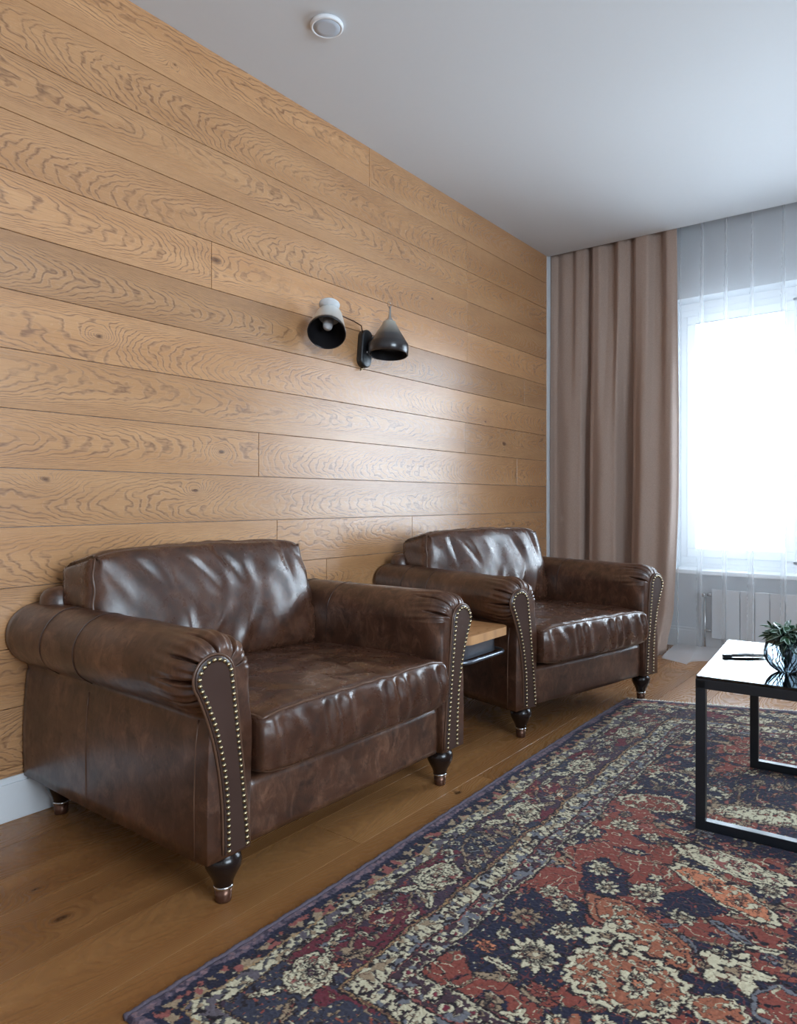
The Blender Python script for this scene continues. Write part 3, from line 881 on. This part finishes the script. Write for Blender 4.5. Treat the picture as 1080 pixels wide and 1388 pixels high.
# trailing side
for k in range(26):
    path = []; sy = rl.uniform(-.05,.06); lift = rl.uniform(.0,.05); reach = rl.uniform(.09,.24)
    for q in range(9):
        t = q/8
        path.append(Vector((.02+reach*t, sy*(.4+t), .098+lift*math.sin(PI*t*.8)-.075*t*t*rl.uniform(.6,1.0))))
    stems.add(*tube(path, .0011, 5))
    for q in range(1, 9):
        for _ in range(3):
            d = Vector((rl.uniform(-.4,1), rl.uniform(-1,1), rl.uniform(-.5,.8)))
            leaf(path[q], d, rl.uniform(.024,.042), rl.uniform(.005,.009), rl.uniform(0,.7))
V = [Vector((p.x, p.y, max(.0, p.z))) for p in V]
obj('foliage', V, F, leaf_mat(), pt, uvs=UV)
stems.obj('stems', plain('dark_stem', lin(34,52,36), .5), pt)
tg = empty('tongs', (1.672, 2.440, TZ), math.radians(38)); tag(tg, 'slim dark folded tongs lying on the glass top left of the bowl', 'tongs')
for s in (-1, 1):
    P = [(0, 0, .004), (.02, s*.006, .006), (.06, s*.010, .007), (.12, s*.011, .005)]
    MB().add(*tube(P, [.003,.0036,.003,.0024], 8)).obj('prong', M['black_metal'], tg)
MB().add(*box(-.018, .012, -.006, .006, .0005, .009, .002)).obj('pivot', M['black_metal'], tg, False)

# ------------------------------------------------------------------ rug (hand-knotted pattern stored on a fine mesh)
RX, RY, RW, RL = 1.028, .700, 2.05, 2.62
def l3(r, g, b): return np.array(lin(r, g, b)[:3], dtype=np.float32)
NAVY, RED, TERRA, CREAM = l3(37,38,58), l3(134,68,58), l3(158,96,72), l3(206,196,166)
TAN, GREYB, PLUM, ORANGE, DARK, GOLD, ROSE = l3(156,134,108), l3(112,112,118), l3(84,60,70), l3(200,126,92), l3(36,28,34), l3(168,136,96), l3(146,84,78)
us = np.concatenate([np.arange(0, 1.24, .0022), np.arange(1.24, RW+.02, .012)]); us[-1] = RW
vs = np.concatenate([np.arange(0, 1.4, .0021), np.arange(1.4, RL, .0036), [RL]])
U, Vv = np.meshgrid(us, vs)
def vnoise(x, y, seed, oct_=1):
    r = np.random.default_rng(seed); T = r.random((256, 256)).astype(np.float32); out = 0; amp = 1; tot = 0
    for o_ in range(oct_):
        xx, yy = x*2**o_+o_*17.3, y*2**o_+o_*9.1
        xi, yi = np.floor(xx).astype(int), np.floor(yy).astype(int); fx, fy = xx-xi, yy-yi
        fx, fy = fx*fx*(3-2*fx), fy*fy*(3-2*fy)
        g = lambda a, b_: T[a & 255, b_ & 255]
        out = out+amp*((g(xi, yi)*(1-fx)+g(xi+1, yi)*fx)*(1-fy)+(g(xi, yi+1)*(1-fx)+g(xi+1, yi+1)*fx)*fy); tot += amp; amp *= .5
    return out/tot
# weave jitter
JU = U+.009*(vnoise(U*60, Vv*60, 1, 2)-.5)+.022*(vnoise(U*11, Vv*11, 2)-.5)
JV = Vv+.009*(vnoise(U*60, Vv*60, 3, 2)-.5)+.022*(vnoise(U*11, Vv*11, 4)-.5)
C = np.zeros(U.shape+(3,), dtype=np.float32)
def put(mask, col, a=1.0): C[mask] = C[mask]*(1-a)+col*a
def win(u, v, r):
    i0, i1 = np.searchsorted(us, [u-r, u+r]); j0, j1 = np.searchsorted(vs, [v-r, v+r])
    return slice(j0, j1), slice(i0, i1)
# field ground
fld = vnoise(JU*7+3, JV*7, 10, 2)
C[:] = NAVY; put(fld > .47, RED)
put(np.abs(fld-.47) < .008, DARK); put(np.abs(fld-.487) < .006, TAN)
def blob(u, v, a, b_, col, ang=0, lob=0, amp=.1, edge=None, ew=.1, seed=0):
    """lobed ellipse; returns (window, normalised radius, angle)"""
    w = win(u, v, max(a, b_)*1.5)
    if w[0].start >= w[0].stop or w[1].start >= w[1].stop: return None
    x, y = JU[w]-u, JV[w]-v
    ca, sa = math.cos(ang), math.sin(ang); x, y = (x*ca+y*sa)/a, (-x*sa+y*ca)/b_
    r = np.hypot(x, y); th = np.arctan2(y, x)
    rr = r/(1+amp*np.cos(lob*th)) if lob else r
    sub = C[w]
    if edge is not None: sub[rr < 1+ew] = edge
    if col is not None: sub[rr < 1] = col
    return w, rr, th
def rosette(u, v, R, col=CREAM, n=9, cen=TAN, ground=None, ang=0):
    if ground is not None: blob(u, v, R*1.45, R*1.45, ground, 0, 5, .12)
    k = blob(u, v, R, R, col, ang, n, .20, DARK, .12)
    if k is None: return
    w, r, th = k; s = C[w]
    s[(np.abs(r-.56) < .05)] = DARK*.6+col*.4
    s[(r > .56) & (r < 1) & (np.cos(n*(th))< -.80)] = DARK
    s[r < .40] = cen; s[np.abs(r-.40) < .07] = DARK; s[r < .16] = col
def leaf2(u, v, L, ang, col=CREAM, wd=.28):
    k = blob(u, v, L, L*wd, col, ang, 0, 0, DARK, .22)
    if k is None: return
    w, r, th = k; s = C[w]
    x, y = JU[w]-u, JV[w]-v; yy = -x*math.sin(ang)+y*math.cos(ang); xx = x*math.cos(ang)+y*math.sin(ang)
    s[(np.abs(yy) < L*.025+.0006) & (np.abs(xx) < L*.8)] = DARK
def star(u, v, R, col=CREAM, n=6, cen=ROSE, ang=0):
    k = blob(u, v, R, R, col, ang, n, .38, DARK, .16)
    if k is None: return
    w, r, th = k; s = C[w]; s[r < .30] = cen; s[np.abs(r-.30) < .06] = DARK
def palmette(u, v, a, b_, ang, fill, rim, n=14, seed=1, ink=CREAM):
    k = blob(u, v, a, b_, rim, ang, n, .06, DARK, .07)
    if k is None: return
    w, r, th = k; s = C[w]
    s[r < .86] = DARK; s[r < .83] = fill
    nz = vnoise(JU[w]*70, JV[w]*70, seed+40, 1); m2 = vnoise(JU[w]*38+5, JV[w]*38, seed+41, 1)
    s[(r < .80) & (np.abs(m2-.5) < .022)] = ink*.9
    s[(r < .80) & (nz > .80)] = ink
    s[(r < .80) & (nz > .74) & (nz < .77)] = DARK
    s[(np.abs(r-.60) < .015)] = DARK*.5+fill*.5
def vine(pts, wd, col, edge=None):
    P = np.array(pts)
    for (a, b_), (c, d) in zip(P, P[1:]):
        w = win((a+c)/2, (b_+d)/2, math.dist((a,b_), (c,d))/2+wd*3)
        if w[0].start >= w[0].stop or w[1].start >= w[1].stop: continue
        x, y = JU[w], JV[w]; dx, dy = c-a, d-b_; t = np.clip(((x-a)*dx+(y-b_)*dy)/(dx*dx+dy*dy+1e-9), 0, 1)
        D = np.hypot(x-a-t*dx, y-b_-t*dy); s = C[w]
        if edge is not None: s[D < wd*1.9] = edge
        s[D < wd] = col
# field vines
for sd in (50, 51):
    vn = vnoise(JU*8.5+sd, JV*8.5, sd, 1)
    m = np.abs(vn-.5); put(m < .016, DARK); put(m < .009, TAN)
rr_ = random.Random(21)
def wp(x, y): return (x-RX, y-RY)
# background sprinkling of small motifs
cells = []
yy = .40
while yy < RL-.1:
    xx = .38
    while xx < 1.35:
        cells.append((xx+rr_.uniform(-.02,.02), yy+rr_.uniform(-.02,.02))); xx += .058
    yy += .058
rr_.shuffle(cells)
for (x, y) in cells:
    q = rr_.random(); z = rr_.random()
    if q < .30: rosette(x, y, rr_.uniform(.014,.024), [CREAM, CREAM, TAN, ROSE, GREYB][rr_.randrange(5)], rr_.choice((5,6,8)), rr_.choice((RED, NAVY, TAN, ORANGE)), rr_.choice((None, NAVY, NAVY, RED)))
    elif q < .62: leaf2(x, y, rr_.uniform(.014,.032), rr_.uniform(0, PI), [CREAM, TAN, GREYB, RED, CREAM, TERRA][rr_.randrange(6)], rr_.uniform(.22,.42))
    elif q < .80: star(x, y, rr_.uniform(.012,.022), [CREAM, TAN, ROSE, RED][rr_.randrange(4)], rr_.choice((4,5,6)), rr_.choice((RED, NAVY, ORANGE)))
    else: blob(x, y, rr_.uniform(.008,.020), rr_.uniform(.006,.012), rr_.choice((RED, ROSE, TERRA, NAVY)), rr_.uniform(0,PI), 3, .2)
# further (away from the camera) rows of broad bands and palmettes under the table
for (x, y, a, b_, ang, fl_, rm, sd) in ((1.80,2.33,.16,.055,.25,CREAM,TAN,3),(1.55,2.42,.13,.05,-.2,NAVY,CREAM,4),(1.98,2.55,.15,.07,.3,TERRA,NAVY,5),(1.72,2.70,.17,.06,0.1,RED,NAVY,6),
        (1.50,2.22,.10,.06,.5,RED,CREAM,7),(2.05,2.28,.12,.06,-.3,TERRA,CREAM,8),(1.60,2.98,.16,.06,.1,CREAM,NAVY,9),(1.95,2.95,.15,.06,-.2,RED,CREAM,12)):
    palmette(*wp(x, y), a, b_, ang, fl_, rm, 12, sd, RED if fl_ is CREAM else CREAM)
# plain red meadow with navy clouds, left of the table
for (x, y, a, b_, ang) in ((1.53,1.80,.11,.10,.6),(1.50,1.96,.10,.07,.2),(1.60,1.86,.09,.07,1.0),(1.44,1.62,.045,.07,0)):
    k = blob(*wp(x, y), a, b_, RED, ang, 5, .12)
for (x, y, a, b_, ang) in ((1.423,1.917,.040,.034,.6),(1.55,1.70,.095,.060,1.9),(1.597,1.985,.060,.028,.3),(1.555,1.885,.045,.017,.2),(1.50,1.47,.10,.10,0),(1.56,1.36,.11,.11,0),(1.48,1.30,.09,.10,.4),(1.93,1.45,.16,.07,.4),(1.75,1.72,.10,.06,.9)):
    blob(*wp(x, y), a, b_, NAVY, ang, 6, .10, DARK, .05)
for (x, y, r) in ((1.70,1.30,.05),(1.66,1.66,.04)): blob(*wp(x, y), r, r*.6, RED, .4, 4, .2)
for (x, y, r, c, g) in ((1.891,1.908,.036,CREAM,NAVY),(1.656,1.711,.036,CREAM,None),(1.52,1.534,.026,CREAM,None),(1.574,1.439,.032,CREAM,None),(1.543,1.329,.045,CREAM,None),(1.473,1.431,.032,TAN,None),
        (1.423,1.917,.026,CREAM,None),(1.527,1.741,.030,CREAM,None),(1.575,1.665,.026,CREAM,None),(1.492,2.015,.034,CREAM,None),(1.62,1.975,.020,TAN,None),(1.575,1.995,.020,CREAM,None),
        (1.465,1.569,.024,CREAM,RED),(1.521,1.237,.022,TAN,None),(1.449,1.283,.020,ORANGE,None),(2.00,1.78,.035,CREAM,NAVY),(1.46,1.345,.018,CREAM,None),(1.60,1.24,.018,RED,None),(1.55,1.60,.018,RED,None),(1.76,1.66,.026,CREAM,None)):
    rosette(*wp(x, y), r, c, 11 if r > .03 else 8, TAN if c is CREAM else RED, g)
leaf2(*wp(1.555,1.885), .030, .2); leaf2(*wp(1.50,1.25), .035, .1, CREAM, .3); leaf2(*wp(1.50,1.205), .03, .5, TAN)
palmette(*wp(1.690,1.545), .150, .058, -.42, TERRA, TERRA, 6, 61)
rosette(*wp(1.650,1.540), .026, CREAM, 8, ORANGE)
for dx, dy in ((.02,.05),(-.06,.05),(.06,-.01),(.10,-.05)): rosette(*wp(1.690+dx,1.545+dy), .010, CREAM, 5, DARK)
palmette(*wp(1.728,1.365), .118, .096, 0.35, TERRA, CREAM, 18, 63)
rosette(*wp(1.745,1.375), .030, CREAM, 9, ORANGE); rosette(*wp(1.665,1.40), .014, CREAM, 6, DARK); rosette(*wp(1.68,1.345), .014, CREAM, 6, DARK); rosette(*wp(1.80,1.34), .016, CREAM, 6, DARK); rosette(*wp(1.70,1.305), .015, CREAM, 7, DARK); rosette(*wp(1.76,1.43), .012, CREAM, 7, DARK)
star(*wp(1.645,1.475), .040, CREAM, 5, TAN, .5); star(*wp(1.70,1.462), .026, CREAM, 5, TAN, .9)
palmette(*wp(1.79,1.975), .140, .052, -.05, CREAM, CREAM, 10, 65, ROSE)
rosette(*wp(1.72,2.0), .016, ROSE, 6, CREAM); rosette(*wp(1.80,1.985), .016, ROSE, 6, CREAM); rosette(*wp(1.86,1.965), .014, ROSE, 6, CREAM)
palmette(*wp(1.80,1.825), .142, .052, -.42, ORANGE, CREAM, 9, 67); rosette(*wp(1.775,1.835), .018, TERRA, 7, CREAM); rosette(*wp(1.83,1.80), .016, TERRA, 7, CREAM)
star(*wp(1.894,1.531), .052, CREAM, 5, TAN, .3); palmette(*wp(1.895,1.395), .058, .045, .2, TERRA, CREAM, 12, 69)
palmette(*wp(2.00,1.47), .06, .07, .3, RED, GREYB, 7, 71); leaf2(*wp(1.86,1.66), .05, -.4, GREYB); leaf2(*wp(1.93,1.64), .04, .5, CREAM)
# borders, mitred, by distance from the edge
dn = JV*.86; df = (RL-JV)*.95; dl = JU; drt = RW-JU
d = np.minimum(np.minimum(dl, drt), np.minimum(dn, df))
horiz = (np.minimum(dn, df) < np.minimum(dl, drt))
s_ = np.where(horiz, JU, JV)
far = df < np.minimum(np.minimum(dl, drt), dn)
nA = vnoise(JU*55, JV*55, 80, 1); nB = vnoise(JU*110, JV*110, 81, 1); nC = vnoise(JU*26, JV*26, 82, 2)
def band(a, b_): return (d >= a) & (d < b_)
def wnorm(a, b_): return (d-a)/(b_-a)*2-1
put(band(-1, .022), l3(100,86,98)); put(band(0, .022) & (nB > .6), l3(130,104,110)); put(band(0,.022) & (nB < .3), l3(66,58,74))
put(band(.022, .034), NAVY)
m = band(.034, .066); put(m, DARK*.5+NAVY*.5); w_ = wnorm(.034, .066)
tri = np.abs(((s_/.052) % 1)*2-1)*2-1
put(m & (w_*np.where((s_/.104) % 1 < .5, 1, -1) > tri+.25), TAN); put(m & (nA > .68), ROSE); put(m & (nA < .22), NAVY)
m = band(.066, .070); put(m, GOLD)
m = band(.070, .106); put(m, CREAM*.92); w_ = wnorm(.070, .106)
sq = np.abs(w_-.55*np.sin(2*PI*s_/.046+2.2*nC))
put(m & (sq < .22), DARK*.6+GREYB*.4); put(m & (nA > .64), GREYB*.5+PLUM*.5); put(m & (nB > .74), DARK); put(m & (nA < .2), TAN)
put(band(.106, .112), DARK); put(band(.108, .1095), GOLD)
mb = band(.112, .250); put(mb, PLUM*.55+NAVY*.45)
put(mb & (vnoise(JU*14, JV*14, 83, 1) > .56), l3(104,44,54))
put(mb & (vnoise(JU*12+4, JV*12, 84, 1) > .62), GREYB*.15+NAVY*.85)
Csave = C.copy()
# main border motifs drawn only inside the border
def bpt(side, s, dd):   # side 0 = left run, 1 = near end, 2 = far end
    return (dd, s) if side == 0 else ((s, dd/.86) if side == 1 else (s, RL-dd/.95))
def border_motifs(side, s0, s1, first=.0, pitch=.46):
    k = 0; s = first
    while s < s1:
        cpos = bpt(side, s, .182)
        A = 0 if side else PI/2
        palmette(cpos[0], cpos[1], .072, .050, A, CREAM, CREAM, 8, 110+k, ROSE)
        rosette(cpos[0], cpos[1], .026, CREAM, 7, ROSE if k % 2 else PLUM)
        for sg in (-1, 1):
            e = bpt(side, s+sg*.10, .150); leaf2(e[0], e[1], .034, A+sg*.6, CREAM, .34)
            e = bpt(side, s+sg*.105, .220); leaf2(e[0], e[1], .030, A-sg*.5, CREAM if k % 2 else TAN, .32)
        h = s+pitch/2
        e = bpt(side, h, .180)
        P = [bpt(side, s+.07, .135), bpt(side, s+.14, .19), bpt(side, h-.03, .215), bpt(side, h+.03, .15), bpt(side, h+.10, .14), bpt(side, s+pitch-.07, .22)]
        vine(P, .0032, GREYB, DARK)
        P = [bpt(side, s+.06, .230), bpt(side, s+.15, .16), bpt(side, h-.01, .132), bpt(side, h+.06, .20), bpt(side, s+pitch-.08, .150)]
        vine(P, .0026, TAN, DARK)
        palmette(e[0]-.002, e[1], .040, .030, A+.4, NAVY if k % 2 else l3(104,44,54), CREAM if k % 2 else ORANGE, 8, 90+k)
        for q in range(20):
            e = bpt(side, s+.06+rr_.uniform(0,pitch-.12), rr_.uniform(.124,.240))
            if q % 3: rosette(e[0], e[1], rr_.uniform(.009,.015), rr_.choice((CREAM, ROSE, ORANGE, CREAM)), 6, rr_.choice((RED, NAVY)))
            else: leaf2(e[0], e[1], rr_.uniform(.018,.032), rr_.uniform(0,PI), rr_.choice((CREAM, CREAM, TAN)))
        s += pitch; k += 1
border_motifs(0, 0, RL, .30, .455)
border_motifs(1, .3, RW, .62, .46)
border_motifs(2, .3, RW, .55, .42)
# only keep what falls inside the main border
out = ~mb; C[out] = Csave[out]
put(mb & (nB > .83), TAN); put(mb & (nB < .16), DARK)
put(band(.250, .254), DARK); put(band(.254, .261), GOLD); put(band(.257, .2585), ROSE); put(band(.261, .264), DARK)
m = band(.264, .312); put(m, CREAM*.95); w_ = wnorm(.264, .312)
lad = np.abs(((s_/.021+.25*w_+nC*.8) % 1)-.5)
put(m & (lad < .10) & (np.abs(w_) < .8), DARK*.7+PLUM*.3); put(m & (nA > .66), GREYB); put(m & (nB > .76), DARK); put(m & (nA < .17), TAN)
put(band(.312, .316), DARK); put(band(.316, .319), ROSE)
m = band(.319, .362); put(m, PLUM*.6+DARK*.4); w_ = wnorm(.319, .362)
cell = ((s_/.04) % 1)*2-1; par = np.where((s_/.08) % 1 < .5, .25, -.25)
rb = np.hypot(cell*.9, w_-par); put(m & (rb < .62), CREAM); put(m & (rb < .30), l3(120,44,60)); put(m & (np.abs(rb-.62) < .09), DARK); put(m & (nA > .70), GREYB)
put(m & (nB > .8), CREAM)
put(band(.362, .366), CREAM*.8); put(band(.366, .371), DARK)
# ragged knot edges: every knot borrows its colour from a near neighbour
di = np.rint((vnoise(U*190, Vv*190, 121, 1)-.5)*2.9).astype(int); dj = np.rint((vnoise(U*190, Vv*190, 122, 1)-.5)*2.9).astype(int)
JJ, II = np.meshgrid(np.arange(U.shape[0]), np.arange(U.shape[1]), indexing='ij')
C = C[np.clip(JJ+dj, 0, U.shape[0]-1), np.clip(II+di, 0, U.shape[1]-1)]
f1, f2, f3 = vnoise(U*95, Vv*95, 131, 1), vnoise(U*130, Vv*130, 132, 1), vnoise(U*80, Vv*80, 133, 1)
lum = C.mean(-1); fieldm = (d > .371)
dkm = lum < .06
put((f1 > .90) & dkm & (d > .034), CREAM*.85); put((f2 > .88) & dkm & (d > .034), RED*1.1); put((f3 > .87) & (lum > .12) & (d > .034), DARK)
put((f3 < .05) & (lum < .14) & fieldm, TAN)
put((np.abs(vnoise(U*30, Vv*30, 134, 1)-.5) < .022) & fieldm & (lum < .12) & (f1 > .4), DARK)
put((np.abs(vnoise(U*34, Vv*34, 135, 1)-.5) < .014) & (d > .112) & (lum < .12) & (f2 > .5), TAN*.9)
lum = C.mean(-1)
fil = np.abs(vnoise(U*62, Vv*62, 141, 1)-.5) < .028
put(fil & (lum > .20) & (d > .112), l3(104,72,60)); put((np.abs(vnoise(U*48, Vv*48, 142, 1)-.5) < .022) & (lum > .085) & (lum < .20) & (d > .371), CREAM*.8)
put((np.abs(vnoise(U*44, Vv*44, 143, 1)-.5) < .020) & (lum < .05) & (d > .371), l3(96,50,56))
e = (np.abs(lum-np.roll(lum, 1, 0)) > .10) | (np.abs(lum-np.roll(lum, 1, 1)) > .10)
put(e & (f2 > .35) & (d > .034), DARK, .6)
# worn, speckled pile colour
C *= (.88+.24*vnoise(U*320, Vv*320, 95, 1))[..., None]
C *= (.93+.14*vnoise(U*5, Vv*5, 96, 2))[..., None]
C[:] = C*.95+np.array([.10,.085,.075], dtype=np.float32)*.05
# lay it out in the room: the far end of the rug runs off at an angle
def sst(a, b_, x):
    t = np.clip((x-a)/(b_-a), 0, 1); return t*t*(3-2*t)
D = np.where(U < .72, U*.415, .299+.10*(1-np.exp(-(U-.72)*2)))
WX = RX+U+.008*np.sin(Vv*2.2+.4)*np.exp(-U*3)-.006*Vv/RL
WY = RY+Vv+D*sst(1.5, RL, Vv)+.004*np.sin(U*14)*sst(2.4, RL, Vv)
WZ = .0095+.0022*(vnoise(U*240, Vv*240, 97, 1)-.5)+.0015*vnoise(U*8, Vv*8, 98)
edge = np.minimum(np.minimum(U, RW-U), np.minimum(Vv, RL-Vv))
WZ = WZ*np.clip(.25+edge/.008, 0, 1)+.0005
nv_, nu_ = U.shape
co = np.stack([WX, WY, WZ], -1).reshape(-1, 3).astype(np.float32)
idx = np.arange(nv_*nu_).reshape(nv_, nu_)
quads = np.stack([idx[:-1,:-1], idx[:-1,1:], idx[1:,1:], idx[1:,:-1]], -1).reshape(-1, 4)
me = bpy.data.meshes.new('rug')
me.vertices.add(len(co)); me.vertices.foreach_set('co', co.ravel())
me.loops.add(quads.size); me.loops.foreach_set('vertex_index', quads.ravel().astype(np.int32))
me.polygons.add(len(quads)); me.polygons.foreach_set('loop_start', np.arange(0, quads.size, 4, dtype=np.int32)); me.polygons.foreach_set('loop_total', np.full(len(quads), 4, dtype=np.int32))
me.polygons.foreach_set('use_smooth', np.ones(len(quads), dtype=bool))
me.update(calc_edges=True)
ca = me.color_attributes.new('knots', 'FLOAT_COLOR', 'POINT')
ca.data.foreach_set('color', np.concatenate([C.reshape(-1, 3), np.ones((len(co), 1), np.float32)], 1).astype(np.float32).ravel())
t = NT('knotted_wool')
at = t.n('ShaderNodeAttribute', attribute_name='knots').outputs['Color']
oc = t.n('ShaderNodeTexCoord').outputs['Object']
n = t.noise(oc, 420, 2, .6)
t.bsdf(Base_Color=t.mix(1.0, at, t.mix(n, (.72,.72,.72,1), (1.25,1.25,1.25,1)), 'MULTIPLY'), Roughness=.95, Specular_IOR_Level=.12, Sheen_Weight=.06, Sheen_Roughness=.5, Normal=t.bump(n, .5, .0015))
me.materials.append(t.m)
rug = bpy.data.objects.new('rug', me); COL.objects.link(rug)
tag(rug, 'large red, navy and cream floral oriental rug on the oak floor', 'rug')
# purple-grey overcast selvedge along the left side
P = [(RX-.002+.008*math.sin(v_*2.2+.4)-.006*v_/RL+.0015*math.sin(v_*90), RY+v_, .0065) for v_ in np.arange(0, RL+.01, .006)]
MB().add(*tube(P, [.0062+.0008*math.sin(i*2.1) for i in range(len(P))], 8)).obj('selvedge', plain('purple_grey_wool', lin(104,92,104), .9, nz=.3, scale=260, bump=.4), rug)
b = MB(); rf = random.Random(4)
for k in range(620):
    u = RW*k/620+rf.uniform(-.002,.002)
    D1 = u*.415 if u < .72 else .299+.10*(1-math.exp(-(u-.72)*2))
    x, y = RX+u-.006+.008*math.sin(RL*2.2+.4)*math.exp(-u*3), RY+RL+D1
    a = rf.uniform(-.5,.5); L = rf.uniform(.012,.030)
    b.add(*tube([(x, y-.004, .007), (x+a*L*.4, y+L*.5, .007+rf.uniform(0,.004)), (x+a*L, y+L, .002)], [.0030,.0024,.0012], 5))
fo = b.obj('fringe', plain('cream_fringe', lin(222,216,200), .9), rug); tag(fo, 'short worn cream fringe', kind='stuff')

# ------------------------------------------------------------------ light
w = bpy.data.worlds.new('sky'); bpy.context.scene.world = w; w.use_nodes = True
nt = w.node_tree; bg = nt.nodes['Background']
bg.inputs[0].default_value = (.71, .86, 1.0, 1); bg.inputs[1].default_value = 14.0
def portal(name, loc, rot, sx, sy):
    l = bpy.data.lights.new(name, 'AREA'); l.shape = 'RECTANGLE'; l.size = sx; l.size_y = sy; l.cycles.is_portal = True
    o = bpy.data.objects.new(name, l); COL.objects.link(o); o.location = loc; o.rotation_euler = rot
portal('window_daylight', ((WX0+WX1)/2, YW+.30, (WZ0+WZ1)/2), (PI/2*-1, 0, 0), WX1-WX0, WZ1-WZ0)
portal('side_window_daylight', (XR+.19, .65, 1.6), (0, PI/2, 0), 1.5, 2.1)

# ------------------------------------------------------------------ camera
F_PX, ROLL, YAW, PY, CH, CX = 942.7, .00042, .66613, 678.25, .9662, 2.22634
Fv = Vector((-math.sin(YAW), math.cos(YAW), 0)); Rv = Vector((math.cos(YAW), math.sin(YAW), 0)); Uv = Vector((0,0,1))
R2 = Rv*math.cos(ROLL)+Uv*math.sin(ROLL); U2 = Uv*math.cos(ROLL)-Rv*math.sin(ROLL)
cam = bpy.data.cameras.new('camera'); co_ = bpy.data.objects.new('camera', cam); COL.objects.link(co_)
cam.sensor_fit = 'HORIZONTAL'; cam.sensor_width = 36; cam.lens = F_PX/1080*36; cam.clip_start = .02
cam.shift_y = (PY-694)/1080
mw = Matrix((R2, U2, -Fv)).transposed().to_4x4(); mw.translation = Vector((CX, 0, CH)); co_.matrix_world = mw
sc = bpy.context.scene; sc.camera = co_
sc.view_settings.view_transform = 'Standard'; sc.view_settings.look = 'None'; sc.view_settings.gamma = 1
sc.view_settings.use_curve_mapping = False; sc.view_settings.exposure = 0.18
